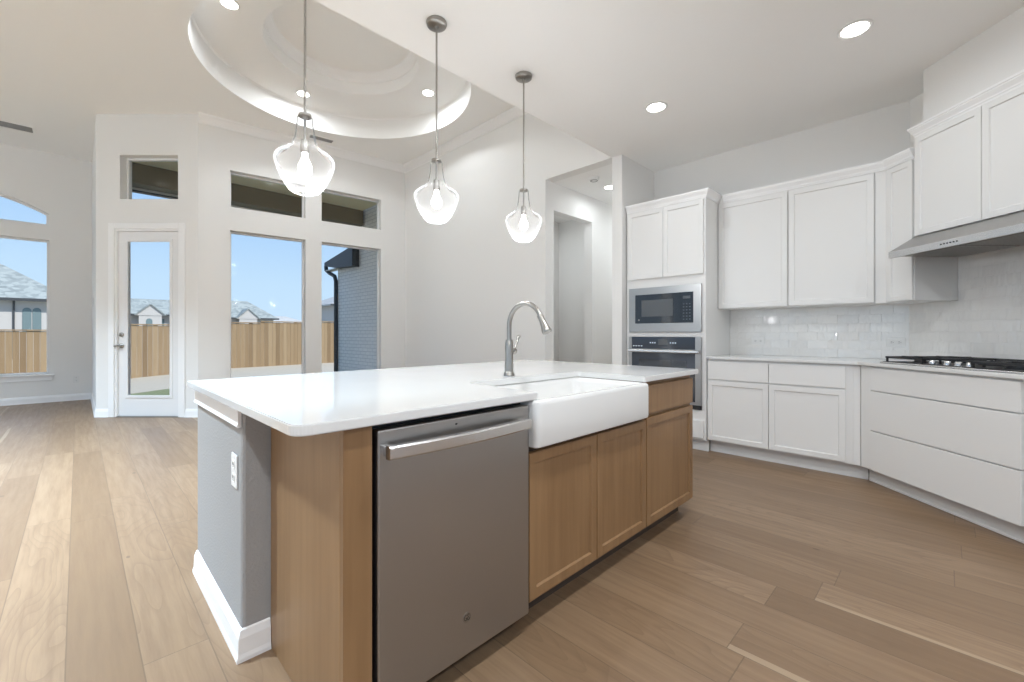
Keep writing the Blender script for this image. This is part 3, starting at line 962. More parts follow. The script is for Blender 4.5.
q = Vector((0, 0, 1)).rotation_difference(dv).to_matrix().to_4x4()
bm = bmesh.new(); add_lathe(bm, [(0, -.002), (.0155, -.002), (.0165, .004), (.0150, .010), (.0150, .03), (.0185, .055), (.0235, .078), (.0245, .088), (.0225, .093), (0, .093)], 24, Matrix.Translation(pe) @ q)
obj('spray_head', bm, M['nickel'], fc, smooth=True)
bm = bmesh.new()
add_lathe(bm, [(0, 0), (.015, 0), (.0185, .006), (.0185, .022), (.013, .029), (0, .030)], 20, Matrix.Translation((.018, 0, .130)) @ Matrix.Rotation(PI / 2, 4, 'Y'))
add_tube(bm, [(.038, 0, .135), (.050, 0, .158), (.064, 0, .188), (.074, 0, .208), (.077, 0, .214)], [.0075, .006, .0062, .0092, .005], 10)
obj('lever', bm, M['nickel'], fc, smooth=True)

# ------------------------------------------------------------------ oven tower, cabinets on the kitchen wall
RK = -PI / 2                                  # fronts face -X; local x runs toward -Y
def kloc(X, Y): return (X, Y, 0)
TY0, TY1 = 2.440, 1.607
tw = thing('oven_cabinet', 'tall white oven cabinet housing the microwave and wall oven', 'cabinet', kloc(4.20, TY0), RK)
TW = TY0 - TY1
bm = bmesh.new()
fwz = [(.115, .397), (1.097, 1.145), (1.607, 2.45)]
add_box(bm, 0, .018, 0, .648, .115, 2.45); add_box(bm, TW - .018, TW, 0, .648, .115, 2.45)
for z0, z1 in fwz: add_box(bm, .018, TW - .018, .0, .648, z0, z1)
add_box(bm, .018, TW - .018, .60, .648, .397, 1.607)
for z0, z1 in ((.397, 1.097), (1.145, 1.607)):
    add_box(bm, .018, .040, 0, .02, z0, z1); add_box(bm, TW - .040, TW - .018, 0, .02, z0, z1)
obj('carcass', bm, M['cab'], tw)
obj('toe_kick', bx(0, TW, .07, .09, 0, .1145), M['cab'], tw)
front(tw, 'door', .018, TW / 2 - .002, 1.700, 2.405, M['cab'])
front(tw, 'door', TW / 2 + .002, TW - .018, 1.700, 2.405, M['cab'])
front(tw, 'drawer', .018, TW - .018, .135, .300, M['cab'])
CC = [(.0008, 0), (.008, 0), (.010, .010), (.014, .014), (.016, .024), (.028, .044), (.032, .050), (.032, .058), (.037, .060), (.037, .075), (.0008, .075)]
bm = bmesh.new(); add_sweep(bm, [(0, 0), (TW, 0), (TW, .31)], CC, 2.42)
for v in bm.verts: pass
obj('crown', bm, M['trim'], tw)
# microwave
mw = thing('microwave', 'built-in stainless microwave with black glass above the wall oven', 'microwave', kloc(4.20, TY0), RK)
m0, m1 = .045, TW - .045
obj('body', bx(m0, m1, .003, .45, 1.15, 1.60), M['dark'], mw)
bm = bmesh.new()
mz0, mz1 = 1.147, 1.605
m0, m1 = .035, TW - .035
dz0, dz1, da, db = 1.235, 1.535, m0 + .075, m1 - .075
for x0, x1, z0, z1 in ((m0, m1, mz0, dz0), (m0, m1, dz1, mz1), (m0, da, dz0, dz1), (db, m1, dz0, dz1)):
    add_box(bm, x0, x1, -.018, -.0005, z0, z1)
bmesh.ops.remove_doubles(bm, verts=bm.verts, dist=1e-5)
obj('trim_frame', bm, M['steel'], mw)
obj('door', bx(da + .001, db - .12, -.026, -.002, dz0 + .001, dz1 - .001, bev=.002), M['blackglass'], mw)
obj('window', bx(da + .075, db - .20, -.0275, -.0262, dz0 + .07, dz1 - .06, bev=.0003), M['greyglass'], mw)
obj('control_panel', bx(db - .118, db - .001, -.026, -.002, dz0 + .001, dz1 - .001, bev=.002), M['blackglass'], mw)
bm = bmesh.new()
for r in range(6):
    for c in range(3):
        obj('key', bx(db - .098 + c * .030, db - .084 + c * .030, -.0272, -.0262, dz0 + .03 + r * .03, dz0 + .038 + r * .03), M['greyglass'], mw)
bm.free()
obj('display', bx(db - .098, db - .026, -.0272, -.0262, dz0 + .235, dz0 + .262), M['greyglass'], mw)
bm = bmesh.new(); add_lathe(bm, [(0, 0), (.009, 0), (.009, .001), (0, .0012)], 16, Matrix.Translation((da + .045, -.0262, dz0 + .035)) @ RX)
obj('badge', bm, M['nickel'], mw)
# wall oven
ovn = thing('wall_oven', 'stainless wall oven with dark glass door below the microwave', 'oven', kloc(4.20, TY0), RK)
obj('body', bx(.045, TW - .045, .003, .55, .405, 1.09), M['dark'], ovn)
oz0, oz1 = .402, 1.094
bm = bmesh.new()
hz = .985
for x0, x1, z0, z1 in ((m0, m0 + .035, oz0 + .04, oz1), (m1 - .055, m1, oz0 + .04, oz1), (m0 + .035, m1 - .055, oz0 + .04, .47), (m0 + .035, m1 - .055, hz - .05, hz - .012)):
    add_box(bm, x0, x1, -.024, -.0005, z0, z1)
obj('door_frame', bm, M['steel'], ovn)
obj('door_glass', bx(m0 + .036, m1 - .056, -.022, -.001, .471, hz - .051), M['navyglass'], ovn)
obj('window', bx(m0 + .12, m1 - .14, -.0235, -.0222, .56, hz - .12, bev=.0003), M['blackglass'], ovn)
obj('control_panel', bx(m0 + .036, m1 - .056, -.022, -.001, hz - .011, oz1), M['navyglass'], ovn)
bm = bmesh.new()
xc = (m0 + m1) / 2
add_box(bm, xc - .05, xc + .05, -.0234, -.0222, hz + .03, hz + .085)
obj('display', bm, M['greyglass'], ovn)
for i in range(4): obj('button', bx(m0 + .05 + i * .03, m0 + .066 + i * .03, -.0234, -.0222, hz + .012, hz + .020), M['display'], ovn)
for i in range(3):
    obj('button', bx(xc - .14 + i * .025, xc - .128 + i * .025, -.0234, -.0222, hz + .045, hz + .057), M['display'], ovn)
    obj('button', bx(xc + .075 + i * .025, xc + .087 + i * .025, -.0234, -.0222, hz + .045, hz + .057), M['display'], ovn)
bm = bmesh.new(); add_box(bm, m0 + .01, m1 - .01, -.064, -.046, hz - .046, hz - .018, bev=.006)
add_box(bm, m0 + .03, m0 + .05, -.05, -.0235, hz - .042, hz - .022); add_box(bm, m1 - .05, m1 - .03, -.05, -.0235, hz - .042, hz - .022)
obj('handle', bm, M['steel_l'], ovn, label='bright horizontal oven bar')
obj('vent_trim', bx(m0, m1, -.014, -.0005, oz0, oz0 + .038), M['dark'], ovn)

# upper cabinets on the kitchen wall
UZ0, UZ1 = 1.372, 2.435
def upper(label, X, Y0, Y1):
    w = Y0 - Y1
    r = thing('upper_cabinet', label, 'cabinet', kloc(X, Y0), RK)
    obj('carcass', bx(0, w, 0, .328, UZ0, UZ1, bev=.001), M['cab'], r)
    front(r, 'door', .004, w - .004, UZ0 + .006, UZ1 - .028, M['cab'])
    return r
upper('white upper cabinet with a single shaker door beside the oven cabinet', 4.52, 1.604, 1.004)
upper('white upper cabinet with a single shaker door between its twin and the corner', 4.52, 1.002, .405)
# corner unit: filler plus the narrow angled cabinet
L_UP = 2.958
cpt = dl(0, 0)
yj = 4.52 - L_UP * R2                         # Y where both front planes meet
cu = thing('corner_upper_cabinet', 'narrow white angled corner upper cabinet next to the range hood', 'cabinet', (4.52, .402, 0), 0)
d_end = 3.186
e_f = dl(d_end, L_UP); e_b = dl(d_end, 3.277)
poly = [(4.52, .402), (4.52, yj), (e_f.x, e_f.y), (e_b.x, e_b.y), (4.847, .212), (4.847, .402)]
bm = bmesh.new(); add_prism(bm, [(x - 4.52, y - .402) for x, y in poly], UZ0, UZ1)
obj('carcass', bm, M['cab'], cu)
wv = (Vector((e_f.x, e_f.y)) - Vector((4.52, yj))).length
o = obj('door', shaker(wv - .035, UZ1 - UZ0 - .034, .018, .05), M['cab'], cu)
st = Vector((4.52, yj)) + (Vector((e_f.x, e_f.y)) - Vector((4.52, yj))).normalized() * .03
o.location = (st.x - 4.52, st.y - .402, UZ0 + .006); o.rotation_euler = (0, 0, -3 * PI / 4)
# crown running over all the wall-hung units
bm = bmesh.new(); add_sweep(bm, [(4.519, 1.556), (4.519, yj + .0), tuple(dl(d_end, L_UP - .001)[:2])], CC, 2.42)
for v in bm.verts: v.co.z = max(v.co.z, 2.42)
tag(obj('crown_molding', bm, M['trim']), 'white crown moulding along the top of the wall-hung kitchen cabinets', 'crown moulding')

# base cabinets on the kitchen wall
XB = 4.240
YJ = XB - 2.670 * R2
base = thing('base_cabinet', 'white base cabinet with two drawers over two shaker doors', 'cabinet', kloc(XB, 1.604), RK)
bw = 1.604 - YJ
bm = bmesh.new()
bpoly = [(XB, 1.604), (XB, YJ + .001), (4.843, .222), (4.843, 1.604)]
add_prism(bm, [(-(y - 1.604), x - XB) for x, y in bpoly], .115, CT0 - .003)
obj('carcass', bm, M['cab'], base)
a1 = 1.604 - 1.085
front(base, 'drawer', .006, a1 - .003, .700, .868, M['cab'])
front(base, 'drawer', a1 + .003, a1 + .532, .700, .868, M['cab'])
front(base, 'door', .006, a1 - .003, .128, .686, M['cab'])
front(base, 'door', a1 + .003, a1 + .532, .128, .686, M['cab'])
obj('filler', bx(bw - .060, bw - .042, -.006, -.0005, .128, .885), M['cab'], base)
obj('toe_kick', bx(-.003, bw + .040, .075, .09, 0, .114), M['cab'], base)

# cooktop drawer base on the angled wall
RA = -3 * PI / 4
LB = 2.670
dB0, dB1 = 3.195, 2.262
ck = thing('drawer_cabinet', 'wide white cabinet with three plain drawers under the cooktop', 'cabinet', dl(3.325, LB), RA)
wB = 3.325 - dB1 + .02
bm = bmesh.new()
cp = [(3.325, LB), (dB1 - .018, LB), (dB1 - .018, 3.277), (3.93 - .3, 3.277), (3.40, LB + .05)]
add_prism(bm, [(3.325 - d, l - LB) for d, l in [(3.320, LB), (dB1 - .018, LB), (dB1 - .018, 3.273), (3.572, 3.273)]], .115, CT0 - .003)
obj('carcass', bm, M['cab'], ck)
x0, x1 = 3.325 - 3.205, 3.325 - dB1
for z0, z1 in ((.712, .875), (.416, .704), (.122, .408)):
    front(ck, 'drawer', x0, x1, z0, z1, M['cab'])
obj('filler', bx(.03, x0 - .012, -.006, -.0005, .122, .885), M['cab'], ck)
obj('toe_kick', bx(-.0215, wB, .085, .10, 0, .114), M['cab'], ck)
obj('shoe_moulding', bx(-.010, wB, .073, .0845, 0, .018, bev=.003), M['trim'], ck)
nb = thing('base_cabinet', 'white base cabinet beyond the right end of the three-drawer unit', 'cabinet', dl(dB1 - .020, LB), RA)
obj('carcass', bx(0, .86, 0, .60, .115, CT0 - .003), M['cab'], nb)
front(nb, 'drawer', .022, .43, .712, .875, M['cab']); front(nb, 'drawer', .434, .84, .712, .875, M['cab'])
front(nb, 'door', .022, .43, .122, .704, M['cab']); front(nb, 'door', .434, .84, .122, .704, M['cab'])
obj('toe_kick', bx(0, .86, .085, .10, 0, .114), M['cab'], nb)

# perimeter countertop
XC = 4.205
LC = 2.635
yc = XC - LC * R2
P = [(4.847, 1.604), (XC, 1.604), (XC, yc), tuple(dl(1.40, LC)[:2]), tuple(dl(1.40, 3.277)[:2]), (4.847, 4.847 - 3.277 * R2)]
bm = bmesh.new(); add_prism(bm, P, CT0, CT1)
bm.normal_update()
bmesh.ops.bevel(bm, geom=[e for e in bm.edges if abs(e.verts[0].co.z - e.verts[1].co.z) < 1e-6], offset=.003, segments=2, affect='EDGES')
tag(obj('kitchen_countertop', bm, M['quartz']), 'white quartz countertop turning the corner under the tiled wall', 'countertop')

# tiled backsplash
bm = bmesh.new(); add_box(bm, 0, 1.39, .002, .009, CT1 + .001, UZ0 - .001)
struct(obj('wall_tile_kitchen', bm, M['tile'], loc=(4.840, 1.604, 0), rot=RK), 'glossy white tile below the upper cabinets')
bm = bmesh.new()
Lt = 3.62
p = dl(3.63, 3.270)
add_box(bm, 0, 2.2, .002, .009, CT1 + .001, UZ0 - .001)
add_box(bm, 3.63 - d_end + .002, 2.2, .002, .009, UZ0 - .001, 1.82)
struct(obj('wall_tile_cooktop', bm, M['tile'], loc=p, rot=RA), 'glossy rippled white tile behind the cooktop')
outlet('outlet', 'white horizontal outlet plate on the tile below the oven-side upper cabinet', (4.842, 1.337, 1.055), RK, horizontal=True, group=None)
outlet('outlet', 'white horizontal outlet plate on the tile near the cooktop corner', (4.842, .298, 1.055), RK, horizontal=True)
bm = bmesh.new(); add_box(bm, -.004, .004, -.006, -.0005, -.045, .045, bev=.001)

# hood cabinet, bulkhead, hood
hd0, hd1 = 3.172, 2.262
LH = 2.958
hcab = thing('hood_cabinet', 'white two-door cabinet mounted above the stainless range hood', 'cabinet', dl(hd0, LH), RA)
hw_ = hd0 - hd1
obj('carcass', bx(0, hw_, 0, .314, 1.834, 2.57, bev=.001), M['cab'], hcab)
front(hcab, 'door', .003, hw_ / 2 - .0015, 1.838, 2.556, M['cab'])
front(hcab, 'door', hw_ / 2 + .0015, hw_ - .003, 1.838, 2.556, M['cab'])
bm = bmesh.new(); add_sweep(bm, [(0, .31), (0, 0), (hw_, 0), (hw_, .31)], CC, 2.562)
obj('crown', bm, M['trim'], hcab)
nxt = thing('upper_cabinet', 'white upper cabinet beyond the right end of the hood', 'cabinet', dl(hd1 - .005, LH), RA)
obj('carcass', bx(0, .6, 0, .314, UZ0, UZ1, bev=.001), M['cab'], nxt)
front(nxt, 'door', .004, .596, UZ0 + .006, UZ1 - .028, M['cab'])
bm = bmesh.new()
add_box(bm, 0, hw_ + .02, 0, .275, 2.641, H1 - .001)
struct(obj('wall_bulkhead', bm, M['wall'], loc=dl(3.165, 3.000), rot=RA), 'boxed vent chase above the hood cabinet')
# hood, local: x along, -y toward room, origin at wall-cabinet front plane
hood = thing('range_hood', 'stainless under-cabinet range hood over the gas cooktop', 'range hood', dl(hd0, LH), RA)
bm = bmesh.new()
prof = [(.312, 1.832), (-.018, 1.832), (-.203, 1.722), (-.203, 1.676), (-.190, 1.676), (-.180, 1.690), (.312, 1.690)]
a = [bm.verts.new((0, y, z)) for y, z in prof]; b = [bm.verts.new((hw_, y, z)) for y, z in prof]
bm.faces.new(a); bm.faces.new(list(reversed(b)))
for i in range(len(prof)):
    j = (i + 1) % len(prof); bm.faces.new((a[i], a[j], b[j], b[i]))
bmesh.ops.recalc_face_normals(bm, faces=bm.faces)
obj('canopy', bm, M['steel'], hood)
obj('front_lip', bx(0, hw_, -.207, -.2035, 1.676, 1.722, bev=.001), M['steel_l'], hood, label='bright vertical front lip')
for i in range(2):
    bm = bmesh.new(); add_box(bm, .06 + i * .41, .44 + i * .41, -.14, .24, 1.680, 1.689, bev=.003)
    f_ = obj('filter', bm, M['nickel'], hood)
    bm = bmesh.new()
    for k2 in range(9): add_box(bm, .08 + i * .41, .42 + i * .41, -.12 + k2 * .039, -.108 + k2 * .039, 1.677, 1.6795)
    obj('slats', bm, M['steel'], f_)
for k2 in range(6):
    bm = bmesh.new(); add_lathe(bm, [(0, 0), (.0045, 0), (.0045, .0016), (0, .002)], 12, Matrix.Translation((.388 + k2 * .020, -.2072, 1.700)) @ RX)
    obj('button', bm, M['dark'], hood)
for x in (.12, .79):
    bm = bmesh.new(); add_lathe(bm, [(0, 0), (.025, 0), (.025, -.003), (0, -.004)], 20, Matrix.Translation((x, -.165, 1.689)))
    obj('lamp', bm, M['plate'], hood)

# cooktop
ct = thing('gas_cooktop', 'black and stainless gas cooktop with cast iron grates', 'cooktop', dl(3.19, 2.700), RA)
cw = .914
obj('surface', bx(0, cw, 0, .53, CT1 + .0005, CT1 + .010, bev=.004), M['steel_l'], ct)
obj('burner_pan', bx(.015, cw - .015, .012, .515, CT1 + .0095, CT1 + .013, bev=.002), M['dark'], ct)
bpos = [(.17, .14, .032), (.17, .39, .040), (.457, .32, .052), (.745, .14, .040), (.745, .39, .032)]
for x, y, r in bpos:
    bm = bmesh.new(); add_lathe(bm, [(0, 0), (r + .008, 0), (r + .008, .008), (r, .010), (r, .016), (r * .9, .019), (0, .020)], 24, Matrix.Translation((x, y, CT1 + .012)))
    obj('burner', bm, M['iron'], ct, smooth=True)
for gx0, gx1 in ((.022, .305), (.315, .600), (.610, .892)):
    bm = bmesh.new()
    gy0, gy1 = (.025, .505) if gx0 != .315 else (.120, .505)
    zt0, zt1 = CT1 + .036, CT1 + .050
    for y in (gy0, gy1 - .014): add_box(bm, gx0, gx1, y, y + .014, zt0, zt1, bev=.002)
    for x in (gx0, gx1 - .014): add_box(bm, x, x + .014, gy0, gy1, zt0, zt1, bev=.002)
    cxm = (gx0 + gx1) / 2
    for y in ([.14, .39] if gx0 != .315 else [.32]):
        add_box(bm, gx0 + .01, cxm - .035, y - .006, y + .006, zt0, zt1 + .003, bev=.002); add_box(bm, cxm + .035, gx1 - .01, y - .006, y + .006, zt0, zt1 + .003, bev=.002)
        add_box(bm, cxm - .006, cxm + .006, y + .035, y + .11, zt0, zt1 + .003, bev=.002); add_box(bm, cxm - .006, cxm + .006, y - .11, y - .035, zt0, zt1 + .003, bev=.002)
    ym = (gy0 + gy1) / 2
    if gx0 != .315: add_box(bm, gx0, gx1, ym - .006, ym + .006, zt0, zt1, bev=.002)
    for x in (gx0 + .004, gx1 - .014):
        for y in (gy0 + .002, gy1 - .012): add_box(bm, x, x + .010, y, y + .010, CT1 + .0125, zt0 + .002)
    obj('grate', bm, M['iron'], ct)
for d_ in (2.838, 2.740, 2.672, 2.605):
    x = 3.19 - d_
    bm = bmesh.new(); add_lathe(bm, [(0, 0), (.021, 0), (.021, .004), (.0175, .006), (.0165, .024), (.0150, .027), (0, .027)], 22, Matrix.Translation((x, .050, CT1 + .0125)))
    kb = obj('knob', bm, M['chrome'], ct, smooth=True, label='shiny metal burner knob')
    obj('pointer', bx(x - .0025, x + .0025, .034, .060, CT1 + .0393, CT1 + .0415, bev=.0006), M['chrome'], kb)

# ------------------------------------------------------------------ pendants
YP = 2.225
def pendant(X, label):
    r = thing('pendant_lamp', label, 'pendant lamp', (X, YP, H1), 0, 'glass pendants over the island')
    bm = bmesh.new(); add_lathe(bm, [(0, 0), (.062, 0), (.064, -.006), (.060, -.022), (.052, -.028), (.012, -.030), (.010, -.045), (0, -.045)], 32)
    obj('canopy', bm, M['nickel'], r, smooth=True)
    zb = 1.815 - H1                            # bottom of the glass
    bm = bmesh.new(); add_tube(bm, [(0, 0, -.04), (0, 0, zb + .375)], .006, 12)
    obj('rod', bm, M['nickel'], r, smooth=True)
    bm = bmesh.new(); add_lathe(bm, [(0, .395), (.010, .395), (.012, .388), (.030, .386), (.031, .374), (.012, .372), (.006, .36), (.006, .262), (.020, .258), (.021, .205), (.016, .198), (0, .198)], 24, Matrix.Translation((0, 0, zb)))
    obj('socket', bm, M['nickel'], r, smooth=True)
    prof = [(.030, .0), (.052, .002), (.070, .012), (.092, .042), (.112, .078), (.128, .118), (.1365, .150), (.135, .168), (.125, .184), (.104, .200), (.080, .215), (.062, .235), (.050, .262), (.043, .300), (.038, .340), (.036, .384)]
    # smooth the profile
    sm = []
    for i in range(len(prof) - 1):
        p0, p1, p2, p3 = prof[max(i - 1, 0)], prof[i], prof[i + 1], prof[min(i + 2, len(prof) - 1)]
        for s in range(3):
            t = s / 3
            sm.append(tuple(.5 * ((2 * p1[k]) + (-p0[k] + p2[k]) * t + (2 * p0[k] - 5 * p1[k] + 4 * p2[k] - p3[k]) * t * t + (-p0[k] + 3 * p1[k] - 3 * p2[k] + p3[k]) * t ** 3) for k in (0, 1)))
    sm.append(prof[-1])
    bm = bmesh.new(); add_lathe(bm, sm, 48, Matrix.Translation((0, 0, zb)), cap=False)
    obj('glass_shade', bm, M['shade'], r, smooth=True, label='clear seeded glass shade with a narrow neck')
    bm = bmesh.new(); add_lathe(bm, [(0, .085), (.016, .088), (.028, .100), (.033, .118), (.030, .138), (.020, .160), (.014, .175), (.013, .199), (0, .199)], 24, Matrix.Translation((0, 0, zb)))
    obj('bulb', bm, M['bulb'], r, smooth=True)
    ld = bpy.data.lights.new('pendant_light', 'POINT'); ld.energy = PENDANT_POWER; ld.shadow_soft_size = .045; ld.color = (.95, .97, 1.0)
    lo = bpy.data.objects.new('pendant_light', ld); COL.objects.link(lo); lo.parent = r; lo.location = (0, 0, zb + .06)
    return r
pendant(.788, 'clear glass pendant nearest the patio door end of the island')
pendant(1.566, 'middle of the three clear glass pendants over the island')
pendant(2.348, 'clear glass pendant nearest the hallway opening')

# ------------------------------------------------------------------ downlights, vents, detector
def can(x, y, z, label, group, power=None, r=.072, spread=170, tint=LAMP_TINT):
    t = thing('ceiling_light', label, 'recessed light', (x, y, z), 0, group)
    bm = bmesh.new(); add_lathe(bm, [(r, -.001), (r + .020, -.001), (r + .020, -.006), (r + .012, -.010), (r, -.006), (r, -.001)], 36, cap=False)
    obj('trim_ring', bm, M['plate'], t, smooth=True)
    bm = bmesh.new(); add_lathe(bm, [(0, -.001), (r, -.001), (r, -.004), (0, -.005)], 36)
    obj('lens', bm, M['lens'], t, smooth=True)
    ld = bpy.data.lights.new('downlight', 'AREA'); ld.shape = 'DISK'; ld.size = r * 2; ld.energy = FILL_CAN_POWER if power is None else power
    ld.color = tint; ld.spread = math.radians(spread)
    lo = bpy.data.objects.new('downlight', ld); COL.objects.link(lo); lo.parent = t; lo.location = (0, 0, -.012)
    return t
gk = 'recessed lights in the kitchen ceiling'
can(3.467, .407, H1, 'round recessed light in the kitchen ceiling nearer the range hood', gk, 3, spread=165)
can(3.467, 1.739, H1, 'round recessed light in the kitchen ceiling nearer the oven cabinet', gk, 3, spread=165)
for i, (x, y) in enumerate([(1.5, .35), (-.6, .35), (1.5, -1.6), (-.6, -1.6), (-3.2, .35), (-3.2, -1.6), (-.8, -3.8), (-3.2, -3.8)]):  # out-of-view downlights added as fill from behind the camera
    can(x, y, H1, 'unseen fill downlight added in the kitchen ceiling behind the viewer', gk)
gt = 'recessed lights in the round tray'
can(2.17, 6.19, ZT1, 'recessed light in the tray step on the window side', gt, 6, spread=170)
can(3.36, 4.97, ZT1, 'recessed light in the tray step on the hallway side', gt, 6, spread=170)
can(1.06, 5.02, ZT1, 'recessed light in the tray step on the living room side', gt, 6, spread=170)
can(2.20, 3.90, ZT1, 'recessed light in the tray step on the kitchen side', gt, 6, spread=170)
for x, y in ((-1.2, 3.2), (-3.6, 3.2), (-1.2, 5.2), (-3.6, 5.2), (-2.5, 7.3), (-4.0, 7.3)):  # added downlights, out of view, brightening the left floor
    can(x, y, H2, 'unseen fill downlight added in the tall living room ceiling', 'fill downlights added in the living room ceiling', LIVING_FILL_POWER if y < 7 else LIVING_FILL_POWER * .6, spread=100, tint=(.68, .85, 1.0))
can(4.93, 3.11, H1, 'recessed light in the hallway ceiling beyond the opening', None, 2.5)
can(6.4, 3.05, H1, 'recessed light at the far end of the hallway ceiling', None, 8)
can(4.9, 4.25, H1, 'recessed light in the side passage off the hallway', None, 4)
sd = thing('smoke_detector', 'round white smoke detector on the hallway ceiling', 'smoke detector', (4.50, 3.07, H1))
bm = bmesh.new(); add_lathe(bm, [(0, 0), (.065, 0), (.065, -.012), (.055, -.030), (.03, -.036), (0, -.036)], 32)
obj('housing', bm, M['plate'], sd, smooth=True)
bm = bmesh.new(); add_lathe(bm, [(.038, -.035), (.044, -.035), (.044, -.038), (.038, -.038), (.038, -.035)], 32, cap=False)
obj('grille_ring', bm, M['slot'], sd)
def vent(x, y, w, h, rot, label):
    t = thing('ceiling_vent', label, 'air vent', (x, y, H2), rot)
    bm = bmesh.new()
    for a, b, c, d in ((-w / 2, w / 2, -h / 2, -h / 2 + .018), (-w / 2, w / 2, h / 2 - .018, h / 2), (-w / 2, -w / 2 + .018, -h / 2 + .018, h / 2 - .018), (w / 2 - .018, w / 2, -h / 2 + .018, h / 2 - .018)):
        add_box(bm, a, b, c, d, -.010, -.0005)
    obj('frame', bm, M['trim'], t)
    bm = bmesh.new()
    n = int((h - .036) / .016)
    for i in range(n):
        y0 = -h / 2 + .020 + i * .016
        add_box(bm, -w / 2 + .018, w / 2 - .018, y0, y0 + .009, -.008, -.0015)
    obj('louvre', bm, M['vent'], t)
    obj('backing', bx(-w / 2 + .018, w / 2 - .018, -h / 2 + .018, h / 2 - .018, -.0014, -.0004), M['slot'], t)
vent(2.62, 6.73, .36, .16, Anw, 'small grey louvred ceiling vent near the nook windows')
vent(-.70, 9.42, .50, .28, 0, 'long grey louvred ceiling vent near the arched window')
# wall devices in the living room
outlet('outlet', 'white upright outlet plate on the living room wall under the window', (.0 - .02, LIV_Y, .36), 0)
sw = thing('light_switch', 'white switch plate on the short return wall beside the patio door', 'switch', (.172, 9.2, 1.62), -PI / 2)
obj('plate', bx(-.04, .04, -.006, -.0005, -.06, .06, bev=.002), M['plate'], sw)
obj('rocker', bx(-.017, .017, -.009, -.0062, -.033, .033, bev=.002), M['plate'], sw)

# ------------------------------------------------------------------ outdoors
gb_ = bmesh.new()
def gz(x):
    pts = [(-12, -.75), (-1.2, -.58), (1.5, -.36), (4.1, -.20), (8, -.16), (60, -.5)]
    if x <= pts[0][0]: return pts[0][1]
    for (a, za), (b, zb) in zip(pts, pts[1:]):
        if x <= b: return za + (zb - za) * (x - a) / (b - a)
    return pts[-1][1]
xs = [-70, -40, -20, -12, -8, -5.2, -3, -1.2, 0, 1.5, 2.8, 4.1, 5.5, 8, 14, 30, 60, 90]
ys = [-30, -10, -5.3, 3, 6, 8, 10.7, 15, 19.5, 30, 60, 120]
V = [[gb_.verts.new((x, y, gz(x))) for y in ys] for x in xs]
for i in range(len(xs) - 1):
    for j in range(len(ys) - 1):
        gb_.faces.new((V[i][j], V[i + 1][j], V[i + 1][j + 1], V[i][j + 1]))
bmesh.ops.recalc_face_normals(gb_, faces=gb_.faces)
for f in gb_.faces:
    f.normal_update()
    if f.normal.z < 0: f.normal_flip()
struct(obj('ground', gb_, M['ground'], smooth=False), 'yard of pale soil beyond a strip of grass')

struct(obj('ground_bounce_slab', bx(-30, 12, -30, -5.3, gz(0) - .3, -.03), M['bounce_slab']), 'unseen pale slab added behind the house to bounce sunlight')  # added reflector: throws sunlight through the rear openings onto the ceilings
struct(obj('ground_bounce_slab', bx(-30, -5.3, -5.3, 9, -.9, -.03), M['bounce_slab']), 'unseen pale slab added beside the house to bounce light')  # added reflector outside the side openings

# covered patio roof beyond the nook
ZP = 3.76
bm = bmesh.new(); add_prism(bm, [(.42, 8.25), (1.30, 7.36), (4.30, 7.03), (4.30, 8.82), (.42, 8.82)], ZP, ZP + .10)
pr = tag(obj('patio_ceiling', bm, M['soffit']), 'tan ceiling of the covered patio outside the nook transoms', 'patio roof')
bm = bmesh.new()
obj('beam', bx(.30, 4.32, 8.82, 9.10, 3.45, ZP + .1), M['beam'], pr, label='dark brown patio beam')
obj('drip_edge', bx(.30, 4.32, 9.101, 9.125, 3.42, 3.465), M['fascia'], pr)
obj('gutter', bx(.25, 4.32, 9.13, 9.25, 3.40, 3.51, bev=.01), M['gutter'], pr)
obj('post', bx(.30, .42, 8.90, 9.02, gz(.4) - .05, 3.449), M['beam'], pr)

struct(obj('ground_patio_bounce', bx(-.6, 4.35, 7.4, 9.3, -.75, -.10), M['bounce_slab']), 'unseen pale patio slab added to bounce light onto the brick')  # hidden slab added to lift the light on the brick wing
# brick wing of the same house
bm = bmesh.new()
prof = [(7.02, gz(4.4) - .1), (10.2, gz(4.4) - .1), (10.2, 2.70), (9.42, 2.80), (9.42, 4.35), (7.02, 4.35)]
a = [bm.verts.new((4.36, y, z)) for y, z in prof]; b = [bm.verts.new((4.56, y, z)) for y, z in prof]
bm.faces.new(a); bm.faces.new(list(reversed(b)))
for i in range(len(prof)):
    j = (i + 1) % len(prof); bm.faces.new((a[i], a[j], b[j], b[i]))
bmesh.ops.recalc_face_normals(bm, faces=bm.faces)
wing = tag(obj('brick_wing', bm, M['brick']), 'painted grey brick house wing seen through the nook window', 'brick wall')
bm = bmesh.new()
prof = [(10.6, 2.76), (10.6, 2.84), (9.1, 3.04), (9.1, 2.60), (10.0, 2.655)]
a = [bm.verts.new((4.20, y, z)) for y, z in prof]; b = [bm.verts.new((8.0, y, z)) for y, z in prof]
bm.faces.new(a); bm.faces.new(list(reversed(b)))
for i in range(len(prof)):
    j = (i + 1) % len(prof); bm.faces.new((a[i], a[j], b[j], b[i]))
bmesh.ops.recalc_face_normals(bm, faces=bm.faces)
obj('eave', bm, M['gutter'], wing, label='dark shingled eave stub')
obj('soffit', bx(4.205, 4.355, 9.95, 10.59, 2.63, 2.654), M['fascia'], wing)
obj('end_wall', bx(4.57, 7.5, 10.0, 10.2, gz(4.6) - .1, 2.7), M['brick'], wing)
bm = bmesh.new(); add_tube(bm, [(4.24, 10.60, 2.76), (4.24, 10.58, 2.66), (4.27, 10.45, 2.58), (4.31, 10.27, 2.50), (4.32, 10.22, 2.38), (4.32, 10.22, 1.0), (4.32, 10.22, gz(4.3))], .045, 10)
